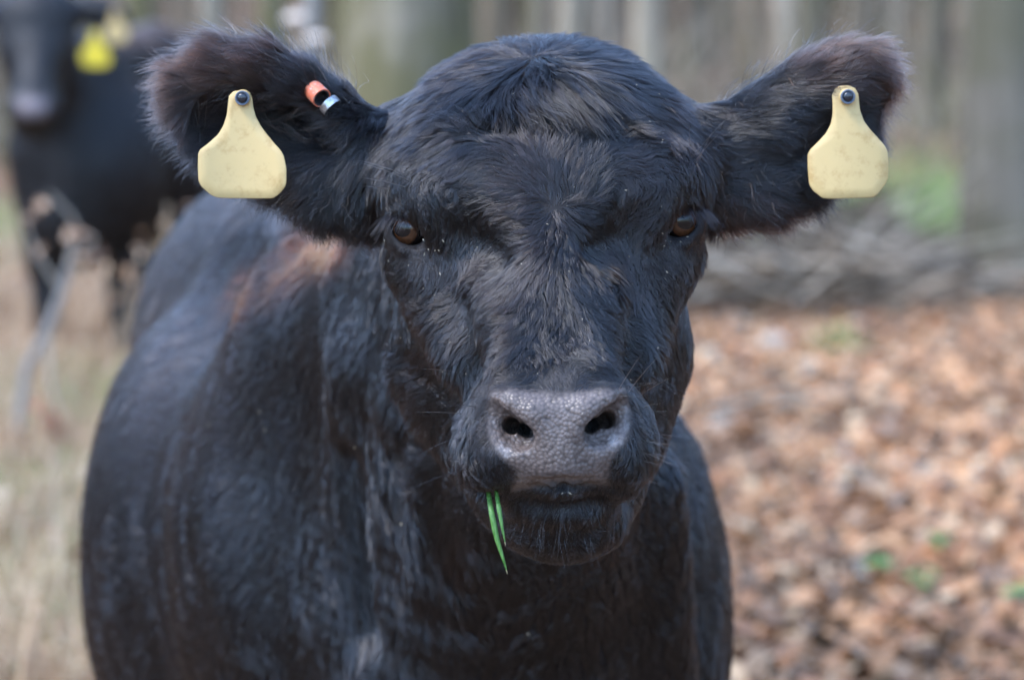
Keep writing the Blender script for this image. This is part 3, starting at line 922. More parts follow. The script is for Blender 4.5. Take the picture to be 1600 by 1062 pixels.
near_cow = tag(empty('cow', (-0.15, 3.3, 0)), 'large black cow with pale yellow ear tags facing the camera, grass blades in its mouth', 'cow')
body = link('body', cow_me, near_cow, M_SKIN)

# ------------------------------------------------------------------ eyes
def eye_mat():
    m, nt, n, l, b = principled('cow_eye', (0.02, 0.01, 0.006), 0.03, 0.5)
    tc = n.new('ShaderNodeTexCoord')
    # local -Y is the gaze; the pupil is a horizontal oval inside a brown iris
    sep = n.new('ShaderNodeSeparateXYZ'); l.new(tc.outputs['Object'], sep.inputs[0])
    def sq(o, s):
        a = n.new('ShaderNodeMath'); a.operation = 'MULTIPLY'; a.inputs[1].default_value = s; l.new(o, a.inputs[0])
        p = n.new('ShaderNodeMath'); p.operation = 'MULTIPLY'; l.new(a.outputs[0], p.inputs[0]); l.new(a.outputs[0], p.inputs[1])
        return p
    def add(a, c):
        s = n.new('ShaderNodeMath'); s.operation = 'ADD'; l.new(a.outputs[0], s.inputs[0]); l.new(c.outputs[0], s.inputs[1]); return s
    pr = add(sq(sep.outputs['X'], 1 / 0.0090), sq(sep.outputs['Z'], 1 / 0.0072))
    ir = add(sq(sep.outputs['X'], 1 / 0.0142), sq(sep.outputs['Z'], 1 / 0.0142))
    ns = noise_node(n, l, 500, 4, 0.6, tc.outputs['Object'])
    brown = ramp(n, l, ns.outputs['Fac'], [(0.3, (0.036, 0.014, 0.006)), (0.7, (0.090, 0.036, 0.015))])
    pr_r = ramp(n, l, pr.outputs[0], [(0.75, (0, 0, 0)), (1.0, (1, 1, 1))])
    mx = n.new('ShaderNodeMixRGB'); mx.inputs[1].default_value = (0.003, 0.003, 0.004, 1)
    l.new(pr_r.outputs[0], mx.inputs[0]); l.new(brown.outputs[0], mx.inputs[2])
    ir_r = ramp(n, l, ir.outputs[0], [(0.80, (0, 0, 0)), (0.99, (1, 1, 1))])
    m2 = n.new('ShaderNodeMixRGB'); m2.inputs[2].default_value = (0.006, 0.004, 0.003, 1)
    l.new(ir_r.outputs[0], m2.inputs[0]); l.new(mx.outputs[0], m2.inputs[1])
    l.new(m2.outputs[0], b.inputs['Base Color'])
    return m
M_EYE = eye_mat()

def uv_sphere(name, r, nu=48, nv=32):
    V = []; Fc = []
    for j in range(nv + 1):
        th = math.pi * j / nv
        for i in range(nu):
            ph = 2 * math.pi * i / nu
            V.append((r * math.sin(th) * math.cos(ph), r * math.sin(th) * math.sin(ph), r * math.cos(th)))
    for j in range(nv):
        for i in range(nu):
            Fc.append((j * nu + i, (j + 1) * nu + i, (j + 1) * nu + (i + 1) % nu, j * nu + (i + 1) % nu))
    return mesh_np(name, np.array(V), np.array(Fc))

def put_eye(px_, py_, Y, r, gaze, parent, mat):
    me = uv_sphere('eye', r)
    o = link('eye', me, parent, mat)
    c = W(px_, py_, Y)
    o.location = c
    g = Vector(gaze).normalized()
    o.rotation_euler = (-g).to_track_quat('Y', 'Z').to_euler()
    o.matrix_parent_inverse = Matrix.Translation(-Vector(parent.location))
    return o
put_eye(643, 357, 2.262, 0.0188, (-0.50, -1, 0.0), near_cow, M_EYE)
put_eye(1059, 345, 2.264, 0.0188, (0.40, -1, 0.0), near_cow, M_EYE)
# ------------------------------------------------------------------ the coat: strands that grow from the body mesh
# flow of the hair on the face and ears: where (px, py) -> direction (right, down, back) ; length mm ; lift
FLOW = [
 # poll, with its whorl at 825, 85
 (825, 62, 0.0, -1.0, .6, 24, .35), (770, 80, -1, .25, .3, 28, .3), (700, 115, -1, .45, .3, 30, .3), (650, 160, -.7, .9, .3, 28, .35), (615, 205, -.5, 1, .3, 24, .3),
 (720, 170, -1, .5, .1, 34, .3), (760, 130, -1, .45, 0, 34, .3), (790, 170, -.7, .8, 0, 36, .35), (680, 200, -.9, .6, .1, 30, .3),
 (850, 105, .1, 1, -.1, 30, .3), (835, 140, -.15, 1, -.3, 54, .5), (880, 135, .15, 1, -.3, 58, .55), (912, 148, .3, 1, -.3, 54, .5), (860, 158, 0, 1, -.3, 50, .6), (895, 162, .1, 1, -.3, 46, .6), (860, 188, 0, .1, 0, 14, .2), (900, 192, .1, -.1, 0, 14, .2), (930, 188, .3, 0, 0, 16, .2),
 (880, 75, .9, .1, .4, 26, .3), (940, 100, 1, .5, .3, 30, .3), (1000, 145, .8, .8, .3, 30, .3), (1040, 190, .5, 1, .3, 26, .3), (950, 150, 1, .55, 0, 34, .35), (985, 190, .9, .3, .1, 28, .35),
 # forehead, hair rises from the whorl at 870, 335 and fans out
 (870, 300, 0, -1, .1, 20, .25), (865, 250, 0, -1, .1, 20, .2), (845, 215, -.1, -1, .1, 20, .2), (820, 260, -.5, -1, .1, 20, .2), (780, 240, -.8, -.8, .1, 22, .2), (740, 225, -1, -.5, .1, 22, .25),
 (790, 300, -1, -.55, .1, 20, .2), (735, 290, -1, -.1, .1, 20, .2), (690, 250, -1, -.1, .1, 20, .25), (650, 240, -1, .1, .2, 16, .25),
 (915, 260, .25, -1, .1, 22, .2), (950, 230, .6, -1, .1, 26, .3), (975, 250, .7, -.8, .1, 24, .3), (1010, 230, 1, -.4, .1, 18, .25), (930, 300, .3, -1, .1, 20, .2),
 (960, 300, .6, .2, .1, 16, .2),
 # brow patches
 (640, 265, -.4, .6, .2, 9, .2), (660, 295, .35, .9, .1, 9, .2), (700, 305, .6, .9, 0, 11, .25), (740, 330, .4, 1, 0, 14, .3), (620, 300, -.3, .8, .2, 7, .15),
 (1055, 250, .3, .6, .2, 9, .2), (1040, 285, -.2, 1, .1, 9, .2), (1000, 300, -.3, 1, 0, 11, .25), (965, 330, -.2, 1, 0, 14, .3), (1080, 290, .3, .8, .2, 7, .15),
 # crease under the forehead whorl, arcs going out and down
 (830, 335, -.9, .5, 0, 22, .25), (780, 345, -.9, .8, 0, 20, .25), (750, 365, -.3, 1, 0, 16, .3), (900, 340, .9, .35, 0, 20, .25), (940, 350, .9, .5, 0, 18, .25), (975, 375, .2, 1, 0, 16, .3),
 (870, 350, .1, 1, 0, 22, .3),
 # bridge of the nose
 (805, 400, -.6, 1, .05, 20, .2), (845, 400, -.25, 1, 0, 22, .25), (885, 400, .3, 1, 0, 22, .25), (925, 410, .55, 1, .05, 20, .2),
 (800, 470, -.45, 1, .05, 20, .2), (850, 470, -.05, 1, 0, 22, .3), (905, 470, .35, 1, .05, 20, .2), (790, 540, -.5, 1, .05, 16, .2), (850, 540, 0, 1, 0, 18, .3), (925, 540, .5, 1, .05, 16, .2),
 (775, 500, -.5, 1, .1, 16, .2), (940, 500, .5, 1, .1, 16, .2), (850, 562, 0, 1, -.1, 12, .3),
 # muzzle
 (868, 585, 0, -.6, .3, 4, .2), (800, 585, -1, .1, .2, 6, .2), (940, 582, 1, .1, .2, 6, .2), (755, 610, -1, .5, .2, 7, .3), (985, 600, 1, .4, .2, 7, .3),
 (745, 660, -.8, 1, .2, 8, .35), (1000, 655, .8, 1, .2, 8, .35), (725, 700, -.6, 1, .2, 10, .35), (1020, 700, .6, 1, .2, 10, .35), (770, 735, -.2, 1, 0, 9, .3), (990, 730, .3, 1, 0, 9, .3),
 (740, 760, -.3, 1, .1, 9, .3), (1015, 755, .3, 1, .1, 9, .3), (790, 745, 0, 1, 0, 6, .3), (960, 745, 0, 1, 0, 6, .3),
 # chin
 (880, 800, 0, 1, 0, 8, .3), (820, 800, -.4, 1, 0, 8, .3), (940, 800, .4, 1, 0, 8, .3), (880, 850, 0, .8, .3, 10, .3), (820, 850, -.3, .8, .3, 10, .3), (940, 850, .3, .8, .3, 10, .3), (770, 800, -.6, 1, .2, 12, .35), (990, 800, .6, 1, .2, 12, .35),
 # under the eyes, cheeks
 (650, 400, 0, 1, 0, 6, .15), (690, 420, .2, 1, 0, 9, .2), (720, 400, .6, .8, 0, 14, .25), (755, 425, .3, 1, 0, 16, .3), (1050, 395, 0, 1, 0, 6, .15), (1015, 415, -.2, 1, 0, 9, .2), (985, 400, -.4, 1, 0, 14, .25), (955, 425, -.2, 1, 0, 16, .3),
 (620, 430, -.1, 1, .2, 10, .2), (700, 470, -.5, 1, .2, 16, .25), (740, 500, -.6, 1, .1, 16, .25), (660, 490, -.5, 1, .3, 20, .3), (640, 540, -1, .5, .4, 24, .35), (700, 550, -1, .45, .3, 20, .3), (620, 580, -.8, .9, .5, 26, .4),
 (680, 600, -.9, .5, .3, 20, .3), (650, 640, -.7, .9, .4, 26, .35), (720, 620, -.9, .4, .2, 16, .3), (700, 680, -.5, 1, .3, 20, .3), (690, 740, -.3, 1, .2, 20, .3), (735, 560, -.8, .8, .2, 14, .25),
 (1080, 430, .1, 1, .2, 10, .2), (1030, 470, .3, 1, .2, 16, .25), (975, 500, .4, 1, .1, 16, .25), (1060, 540, .5, 1, .4, 20, .3), (1010, 560, .6, 1, .2, 18, .3), (1040, 640, .5, 1, .3, 20, .3), (1010, 700, .5, 1, .3, 20, .3), (990, 620, .7, .8, .2, 12, .3),
 # left ear
 (600, 230, -.5, 1, .1, 24, .3), (575, 200, -.8, .6, .2, 24, .3), (540, 170, -1, -.2, .1, 22, .3), (500, 135, -1, -.35, 0, 24, .3), (440, 100, -1, -.3, 0, 28, .35), (380, 85, -1, -.25, 0, 32, .4), (320, 95, -1, .1, 0, 34, .45),
 (280, 125, -1, .3, 0, 34, .45), (265, 165, -1, .6, 0, 34, .45), (295, 200, -.9, .8, 0, 34, .4), (350, 230, -.7, .9, 0, 32, .35), (400, 160, -1, .15, -.1, 22, .25), (340, 150, -1, .2, -.1, 26, .3),
 (480, 200, -1, .25, -.2, 30, .35), (440, 260, -.8, .8, 0, 28, .35), (520, 220, -1, .35, -.2, 36, .4), (520, 270, -.7, .9, -.1, 36, .4), (500, 310, -.3, 1, 0, 34, .35), (560, 270, -.35, 1, -.1, 36, .35), (560, 330, 0, 1, 0, 34, .3), (600, 300, -.1, 1, .1, 20, .3),
 # right ear
 (1090, 210, .8, .3, .1, 22, .3), (1130, 190, 1, -.1, .1, 22, .3), (1180, 165, 1, -.5, .1, 20, .25), (1240, 110, 1, -.45, 0, 26, .35), (1300, 80, 1, -.15, 0, 28, .45), (1360, 80, 1, .1, 0, 28, .45), (1390, 120, .9, .5, 0, 30, .45),
 (1375, 180, .5, 1, 0, 30, .4), (1330, 240, .3, 1, 0, 30, .35), (1280, 150, 1, .1, -.1, 24, .25), (1200, 200, 1, .0, -.1, 26, .25), (1130, 240, 1, .3, -.1, 28, .3), (1260, 220, .9, .4, -.1, 26, .25),
 (1100, 290, .6, .9, 0, 28, .3), (1160, 290, .8, .7, 0, 32, .3), (1230, 290, .6, .8, 0, 32, .35), (1180, 320, .5, 1, 0, 34, .35), (1280, 280, .5, 1, 0, 30, .35), (1110, 330, .2, 1, 0, 30, .3), (1350, 130, 1, .1, -.1, 26, .3),
 # throat and front of the neck
 (650, 720, -.1, 1, .1, 26, .35), (620, 800, .1, 1, 0, 30, .35), (640, 900, .1, 1, 0, 30, .3), (700, 850, .2, 1, 0, 30, .3), (700, 960, .2, 1, 0, 28, .3), (800, 930, -.3, 1, .1, 24, .3), (820, 1020, -.3, 1, .1, 24, .3), (960, 940, .4, 1, .1, 24, .3),
 (1000, 1020, .1, 1, 0, 24, .3), (1060, 850, 0, 1, .1, 24, .25), (1080, 980, 0, 1, .1, 22, .25), (900, 1040, .2, 1, .1, 24, .3),
 # shoulder and flank
 (560, 450, -.5, 1, .3, 22, .2), (500, 500, -.5, 1, .4, 20, .2), (560, 600, -.2, 1, .2, 24, .25), (500, 640, -.3, 1, .3, 22, .2), (420, 640, -.5, 1, .4, 20, .2), (560, 760, -.1, 1, .1, 26, .25), (440, 760, -.3, 1, .3, 20, .2), (360, 760, -.4, 1, .4, 20, .2),
 (560, 900, .1, 1, 0, 28, .3), (450, 900, -.2, 1, .2, 20, .2), (360, 900, -.3, 1, .3, 20, .2), (600, 1040, .1, 1, 0, 28, .3), (420, 1040, -.2, 1, .2, 20, .2),
 (300, 550, -.7, 1, .8, 18, .15), (250, 700, -.5, 1, .8, 18, .15), (200, 850, -.4, 1, .8, 18, .15), (300, 900, -.3, 1, .6, 18, .15), (180, 1000, -.3, 1, .6, 18, .15), (300, 400, -.6, .6, 1, 18, .15), (450, 400, -.5, .7, 1, 18, .15),
]
FL = np.array(FLOW, float)

def flow_at(P):
    px, py = proj(P)
    out = np.zeros((len(P), 5)); ws = np.zeros(len(P))
    for r in FL:
        d2 = ((px - r[0]) ** 2 + (py - r[1]) ** 2) / 22.0 ** 2
        w = 1.0 / (d2 + 0.25) ** 1.7
        v = np.array(r[2:5]) / np.linalg.norm(r[2:5])
        out[:, 0] += w * v[0]; out[:, 1] += w * v[2]; out[:, 2] += w * -v[1]
        out[:, 3] += w * r[5]; out[:, 4] += w * r[6]; ws += w
    return out / ws[:, None]

def nearest(pts, q):
    kd = KDTree(len(pts))
    for i, p in enumerate(pts): kd.insert(p, i)
    kd.balance()
    f = kd.find
    return np.array([f(v)[1] for v in q.tolist()])

def scatter(V, Q, VNn, w, n, r):
    c = np.cumsum(w); c /= c[-1]
    qi = np.searchsorted(c, r.random(n))
    u, v = r.random(n), r.random(n)
    q = Q[qi]
    ww = np.stack([(1 - u) * (1 - v), u * (1 - v), u * v, (1 - u) * v], 1)
    P = sum(V[q[:, k]] * ww[:, k:k + 1] for k in range(4))
    N = sum(VNn[q[:, k]] * ww[:, k:k + 1] for k in range(4))
    N /= np.linalg.norm(N, axis=1)[:, None] + 1e-9
    return P, N

def make_curves(name, pts, radii, tint, parent, mat):
    """pts (n,k,3), radii (n,k), tint (n,k,3)"""
    n, k, _ = pts.shape
    hc = bpy.data.hair_curves.new(name)
    hc.add_curves([k] * n)
    hc.attributes['position'].data.foreach_set('vector', pts.astype(np.float32).ravel())
    ra = hc.attributes.get('radius') or hc.attributes.new('radius', 'FLOAT', 'POINT')
    ra.data.foreach_set('value', radii.astype(np.float32).ravel())
    ta = hc.attributes.new('tint', 'FLOAT_COLOR', 'CURVE')
    t4 = np.ones((n, 4), np.float32); t4[:, :3] = tint
    ta.data.foreach_set('color', t4.ravel())
    o = link(name, hc, parent, mat)
    return o

def grow(P, N, dirv, length, lift, r, K=5, clump=None, cl_strength=0.6, curl=0.0015, jitter=0.10, reach=0.012):
    n = len(P)
    T = dirv - (dirv * N).sum(1)[:, None] * N
    T /= np.linalg.norm(T, axis=1)[:, None] + 1e-6
    J = r.normal(size=(n, 3)) * jitter
    J -= (J * N).sum(1)[:, None] * N * 0.6
    T = T + J
    T /= np.linalg.norm(T, axis=1)[:, None]
    t = np.linspace(0, 1, K)
    pts = np.zeros((n, K, 3))
    for i, tt in enumerate(t):
        s = length * tt
        up = lift * (tt - 0.42 * tt * tt)                # rises, then lies over
        pts[:, i] = P + T * (s * np.sqrt(np.maximum(1 - lift ** 2 * 0.5, .2)))[:, None] + N * (length * up)[:, None]
    if clump is not None:
        ci, cP, cTip = clump
        tip_vec = cTip[ci] - pts[:, -1]
        far = np.linalg.norm(P - cP[ci], axis=1)
        st = cl_strength * np.exp(-(far / reach) ** 2)
        for i, tt in enumerate(t):
            if i == 0: continue
            tgt = cP[ci] + (cTip[ci] - cP[ci]) * tt
            off = tgt - pts[:, i]
            off -= (off * T).sum(1)[:, None] * T * 0.5
            pts[:, i] += off * (st * tt ** 0.9)[:, None]
    if curl > 0:
        B = np.cross(N, T)
        for i, tt in enumerate(t):
            wv = snoise(P * 1.0 + tt * 0.02, 160, 11, 2) * curl * tt * 2.2
            pts[:, i] += B * wv[:, None]
    return pts, T

def build_coat():
    r = np.random.default_rng(3)
    cen = (CV[CQ[:, 0]] + CV[CQ[:, 2]]) * 0.5
    cn = (VN[CQ[:, 0]] + VN[CQ[:, 2]])
    px, py = proj(cen)
    y = cen[:, 1]
    padq = pad_mask(cen, 6)
    head = (y < 2.47) & (cen[:, 2] > 0.83)
    face_front = cn[:, 1] < 0.5
    keep = np.ones(len(cen))
    keep[padq > 0.5] = 0
    # eye openings and nostrils stay bare
    for (ex, ey, ez) in ((643, 357, 2.262), (1059, 345, 2.264)):
        c = W(ex, ey, ez); keep[(np.linalg.norm(cen - c, axis=1) < 0.0245) & (np.abs(cen[:, 2] - c[2]) < 0.0165)] = 0
    w = QA * keep
    wh = w * head * np.where(face_front, 1.0, 0.30)
    isear = head & ((px < 560) | (px > 1115)) & (py < 360)
    wh = wh * np.where(isear, 1.15, 1.0)
    groups = []
    # ---------- head and ears
    nH = 235000
    P, N = scatter(CV, CQ, VN, wh, nH, r)
    # locks: clump centres
    nc = 24000
    cP, cN = scatter(CV, CQ, VN, wh, nc, r)
    ci = nearest(cP, P)
    fl = flow_at(P); cf = flow_at(cP)
    hpx, hpy = proj(P)
    def front(fl_, P_, N_):
        d = fl_[:, :3].copy()
        # behind the front of the head hair simply runs back and down
        b = np.clip((P_[:, 1] - 2.36) / 0.08, 0, 1) * (np.abs(P_[:, 0] - 0.03) < 0.18)
        d = d * (1 - b[:, None]) + b[:, None] * np.array([0, 0.7, -0.6])
        return d
    # slow swirl in the direction, makes tufts and partings
    sw = snoise(cP, 55, 21, 2) * 0.55 + r.normal(size=nc) * 0.16
    cd = front(cf, cP, cN)
    cT = cd - (cd * cN).sum(1)[:, None] * cN
    cT /= np.linalg.norm(cT, axis=1)[:, None] + 1e-6
    cB = np.cross(cN, cT)
    cT = cT * np.cos(sw)[:, None] + cB * np.sin(sw)[:, None]
    clen = cf[:, 3] * 0.001 * (1 + 0.22 * r.normal(size=nc)).clip(.5, 1.6)
    cl_lift = cf[:, 4] * (1 + 0.5 * snoise(cP, 70, 5, 2))
    cTip = cP + cT * (clen * 0.95)[:, None] + cN * (clen * cl_lift * 0.55)[:, None]
    d = front(fl, P, N)
    B = np.cross(N, d / (np.linalg.norm(d, axis=1)[:, None] + 1e-6))
    s2 = snoise(P, 55, 21, 2) * 0.55
    d = d + B * np.sin(s2)[:, None] * np.linalg.norm(d, axis=1)[:, None]
    L = fl[:, 3] * 0.001 * (1 + 0.26 * r.normal(size=nH)).clip(.35, 1.8)
    # very short hair on the lids
    for (ex, ey, ez) in ((643, 357, 2.262), (1059, 345, 2.264)):
        dd = np.linalg.norm(P - W(ex, ey, ez), axis=1)
        L *= np.clip((dd - 0.022) / 0.020, 0.12, 1)
    pd = poly_mask(hpx, hpy, PAD, 46) * (P[:, 1] < 2.13)
    L *= 1 - 0.6 * np.clip(pd * 2, 0, 1)
    short = np.clip(L / 0.012, 0.15, 1)
    pts, T = grow(P, N, d, L, fl[:, 4], r, 5, (ci, cP, cTip), 0.92, 0.0018)
    # short hair is less clumped: blend toward the ungathered strand
    p0, _ = grow(P, N, d, L, fl[:, 4], np.random.default_rng(9), 5, None, 0, 0.0006, 0.14)
    bl = np.clip((short - 0.4) / 0.6, 0, 1)[:, None, None]
    ear = ((hpx < 560) | (hpx > 1115)) & (hpy < 400)
    bl = np.where(ear[:, None, None], bl * 0.45, bl)
    pts = p0 * (1 - bl) + pts * bl
    rad = np.where(L < 0.011, 0.00014, 0.00019)[:, None] * np.array([1, 1, .9, .7, .2])[None, :]
    black = np.array([0.0045, 0.0038, 0.0042]); brown = np.array([0.052, 0.022, 0.013]); light = np.array([0.11, 0.055, 0.034])
    tint = np.tile(black, (nH, 1)) * (1 + 0.35 * r.normal(size=(nH, 1))).clip(.4, 2)
    # the brown rims of the ears
    rimL = np.clip((150 - (hpy - 60 + 0.55 * np.abs(hpx - 360))) / 150, 0, 1) * (hpx < 540) + np.clip((300 - hpx) / 70, 0, 1) * (hpx < 300)
    rimR = np.clip((1.0 - (hpy - 70) / 90), 0, 1) * np.clip((hpx - 1180) / 120, 0, 1) + np.clip((hpx - 1350) / 40, 0, 1)
    rim = np.clip(rimL * (hpy < 240) * 0.7 + rimR * 0.65, 0, 1) * ear
    lowr = np.clip((hpy - 290) / 60, 0, 1) * ear * (hpx > 1100) * .5
    rim = np.maximum(rim, lowr)
    rr = (rim * (0.5 + 0.8 * r.random(nH))).clip(0, 1)[:, None]
    tint = tint * (1 - rr) + brown * rr
    lt = (rim > 0.55) & (r.random(nH) < 0.10)
    tint[lt] = light
    tint *= (1 + 0.6 * r.normal(size=(nc, 1))).clip(.2, 2.6)[ci]
    br = (snoise(P, 25, 41, 2) > 0.35) & ~ear
    tint[br] = tint[br] * 0.7 + brown * 0.05
    o = make_curves('face_hair', pts, rad, tint, near_cow, M_FUR)
    o['kind'] = 'stuff'
    # ---------- long stray hairs that feather the rims and fill the cup of the ears
    we = w * isear
    nE = 9000
    Pe, Ne = scatter(CV, CQ, VN, we, nE, r)
    ex, ey = proj(Pe)
    fe = flow_at(Pe)
    rimw = np.clip(1.0 - np.abs(Ne[:, 1]) * 1.1, 0, 1)
    inner = (ex > 400) & (ex < 570) & (ey > 170)
    kp = (r.random(nE) < 0.12 + 0.9 * rimw) | (inner & (r.random(nE) < 0.5))
    Pe, Ne, fe, inner = Pe[kp], Ne[kp], fe[kp], inner[kp]
    nE = len(Pe)
    Le = r.uniform(0.018, 0.042, nE) * np.where(Pe[:, 0] < 0, 1.15, 0.9)
    pe, _ = grow(Pe, Ne, fe[:, :3], Le, r.uniform(.35, 1.1, nE), r, 5, None, 0, 0.005, 0.30)
    te = np.where(r.random((nE, 1)) < 0.35, np.array([[0.10, 0.052, 0.034]]), np.array([[0.006, 0.005, 0.005]]))
    make_curves('ear_fringe', pe, np.full((nE, 1), 0.00013) * np.array([1, 1, .9, .7, .2])[None], te, near_cow, M_FUR)['kind'] = 'stuff'
    # ---------- trunk
    wb = w * (~head)
    vis = np.clip(0.15 + 0.85 * ((cn * (np.array([0, 0, CAM_Z]) - cen)).sum(1) > -0.1), 0, 1)
    wb = wb * vis * np.where(cen[:, 2] < 0.45, 0.3, 1) * np.clip(3.1 / y, 0.3, 1.4) ** 2
    nB = 190000
    P, N = scatter(CV, CQ, VN, wb, nB, r)
    nc = 11000
    cP, cN = scatter(CV, CQ, VN, wb, nc, r)
    ci = nearest(cP, P)
    fl = flow_at(P); cf = flow_at(cP)
    def bdir(fl_, P_):
        b = np.clip((P_[:, 1] - 3.5) / 0.3, 0, 1) + np.clip((P_[:, 0] - 0.28) / 0.05, 0, 1) + np.clip((0.6 - P_[:, 2]) / 0.1, 0, 1)
        b = np.clip(b, 0, 1)[:, None]
        return fl_[:, :3] * (1 - b) + b * np.array([-0.1, 0.5, -1.0])
    sw = snoise(cP, 10, 31, 3) * 0.45
    cd = bdir(cf, cP); cT = cd - (cd * cN).sum(1)[:, None] * cN; cT /= np.linalg.norm(cT, axis=1)[:, None] + 1e-6
    cB = np.cross(cN, cT); cT = cT * np.cos(sw)[:, None] + cB * np.sin(sw)[:, None]
    clen = cf[:, 3] * 0.00115
    cTip = cP + cT * clen[:, None] + cN * (clen * cf[:, 4] * (0.6 + 0.5 * snoise(cP, 60, 71, 2)))[:, None]
    d = bdir(fl, P); B = np.cross(N, d / (np.linalg.norm(d, axis=1)[:, None] + 1e-6))
    d = d + B * np.sin(snoise(P, 10, 31, 3) * 0.45)[:, None] * np.linalg.norm(d, axis=1)[:, None]
    L = fl[:, 3] * 0.00115 * (1 + 0.2 * r.normal(size=nB)).clip(.5, 1.6)
    L = np.where(P[:, 2] < 0.45, 0.010, L)
    L = np.where(P[:, 2] < 0.06, 0.0008, L)
    pts, T = grow(P, N, d, L, fl[:, 4], r, 5, (ci, cP, cTip), 0.85, 0.0025, 0.12, 0.02)
    rad = np.full((nB, 1), 0.00036) * np.array([1, 1, .9, .7, .25])[None, :] * np.clip(P[:, 1:2] / 2.9, 1, 1.6)
    tint = np.tile(black * 1.1, (nB, 1)) * (1 + 0.3 * r.normal(size=(nB, 1))).clip(.4, 2)
    hpx, hpy = proj(P)
    # sun bleached rusty band on the back, a little brown along the upper flank
    top = N[:, 2]
    ax = (hpx - 470) * 0.78 - (hpy - 400) * -0.0
    dist = np.abs((hpy - 408) + 0.62 * (hpx - 468)) / 27
    al = np.abs(hpx - 468) / 98
    rust = 1.3 * np.exp(-dist ** 2) * np.exp(-al ** 4) * (P[:, 1] > 2.6) * (0.7 + 0.5 * snoise(P, 40, 77, 2))
    rr = np.clip(rust, 0, 1)[:, None]
    tint = tint * (1 - rr) + np.array([0.16, 0.042, 0.012]) * rr
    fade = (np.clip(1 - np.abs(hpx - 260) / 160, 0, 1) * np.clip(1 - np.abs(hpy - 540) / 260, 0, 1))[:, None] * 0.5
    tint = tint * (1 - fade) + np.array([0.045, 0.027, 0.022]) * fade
    o = make_curves('coat_hair', pts, rad, tint, near_cow, M_FUR)
    o['kind'] = 'stuff'
_t0 = _t.time()
build_coat()
print('coat', round(_t.time() - _t0, 1), flush=True)
# ------------------------------------------------------------------ long hairs: lashes, whiskers, feelers
M_LONG = M_FUR
def strands(name, specs, parent, tintc, rad):
    """specs: (root, direction, length, droop)"""
    K = 7
    n = len(specs)
    pts = np.zeros((n, K, 3))
    for i, (p, d, L, dr) in enumerate(specs):
        d = np.array(d, float); d /= np.linalg.norm(d)
        for k in range(K):
            t = k / (K - 1)
            pts[i, k] = np.array(p) + d * L * t + np.array([0, 0, -dr * L * t * t])
    rad = np.full((n, 1), rad) * np.array([1, 1, .9, .8, .65, .45, .15])[None]
    tint = np.tile(np.array(tintc), (n, 1)) * (1 + 0.3 * rng.normal(size=(n, 1))).clip(.3, 2)
    return make_curves(name, pts, rad, tint, parent, M_LONG)

for (ex, ey, ez, s) in ((643, 357, 2.262, -1), (1059, 345, 2.264, 1)):
    c = W(ex, ey, ez); sp = []
    for i in range(80):
        u = rng.random()
        p = c + np.array([s * (0.020 - 0.022 * u), -0.004 - 0.016 * u, 0.0125 + 0.005 * math.sin(u * 2.5)]) + rng.normal(size=3) * 0.0008
        d = np.array([s * (1.0 - 0.35 * u), -0.75 - 0.3 * u, -0.30 + 0.1 * rng.normal()]) + rng.normal(size=3) * 0.10
        sp.append((p, d, (0.020 + 0.013 * rng.random()) * (1 - 0.35 * u), 0.45 + 0.2 * rng.random()))
    strands('eyelashes', sp, near_cow, (0.006, 0.005, 0.006), 0.00017)['kind'] = 'stuff'

sp = []
VNs, Vs = VN, CV
def surf_pick(px_, py_, ymax=2.5):
    a, b = surf_pick.p
    m = np.where((np.abs(a - px_) < 9) & (np.abs(b - py_) < 9) & (CV[:, 1] < ymax) & (VN[:, 1] < 0.3))[0]
    if len(m) == 0: return None
    i = m[np.argmin(CV[m, 1])]
    return CV[i], VN[i]
surf_pick.p = proj(CV)
for i in range(44):
    sgn = -1 if rng.random() < 0.5 else 1
    px_ = 868 + sgn * rng.uniform(105, 165); py_ = rng.uniform(590, 760)
    q = surf_pick(px_, py_)
    if q is None: continue
    p, nn = q
    d = nn + np.array([sgn * 0.8, -0.25, rng.uniform(-.5, .35)]) + rng.normal(size=3) * 0.2
    sp.append((p, d, rng.uniform(0.018, 0.045), rng.uniform(0, .25)))
for i in range(26):
    px_ = rng.uniform(800, 960); py_ = rng.uniform(790, 850)
    q = surf_pick(px_, py_)
    if q is None: continue
    p, nn = q
    sp.append((p, nn * 0.5 + np.array([rng.normal() * .25, -0.1, -1.0]), rng.uniform(0.015, 0.032), 0))
strands('whiskers', sp, near_cow, (0.012, 0.010, 0.010), 0.00011)['kind'] = 'stuff'
sp = []
for (px_, py_, dx, dz, L) in ((1090, 240, .55, .8, .055), (1088, 252, .5, .75, .045), (1086, 236, -.05, 1, .035), (1092, 262, .35, .9, .05), (628, 268, -1, .45, .05), (632, 276, -1, .5, .055), (626, 284, -1, .35, .045),
                          (975, 600, .5, 1, .045), (990, 604, .5, .8, .05), (1004, 612, .7, .6, .04), (705, 590, -1, .25, .04), (716, 640, -1, .2, .05), (600, 300, -.8, .2, .03)):
    q = surf_pick(px_, py_)
    if q is None: continue
    sp.append((q[0], (dx, -0.55, dz), L, .08))
strands('feeler_hairs', sp, near_cow, (0.30, 0.24, 0.20), 0.00020)['kind'] = 'stuff'

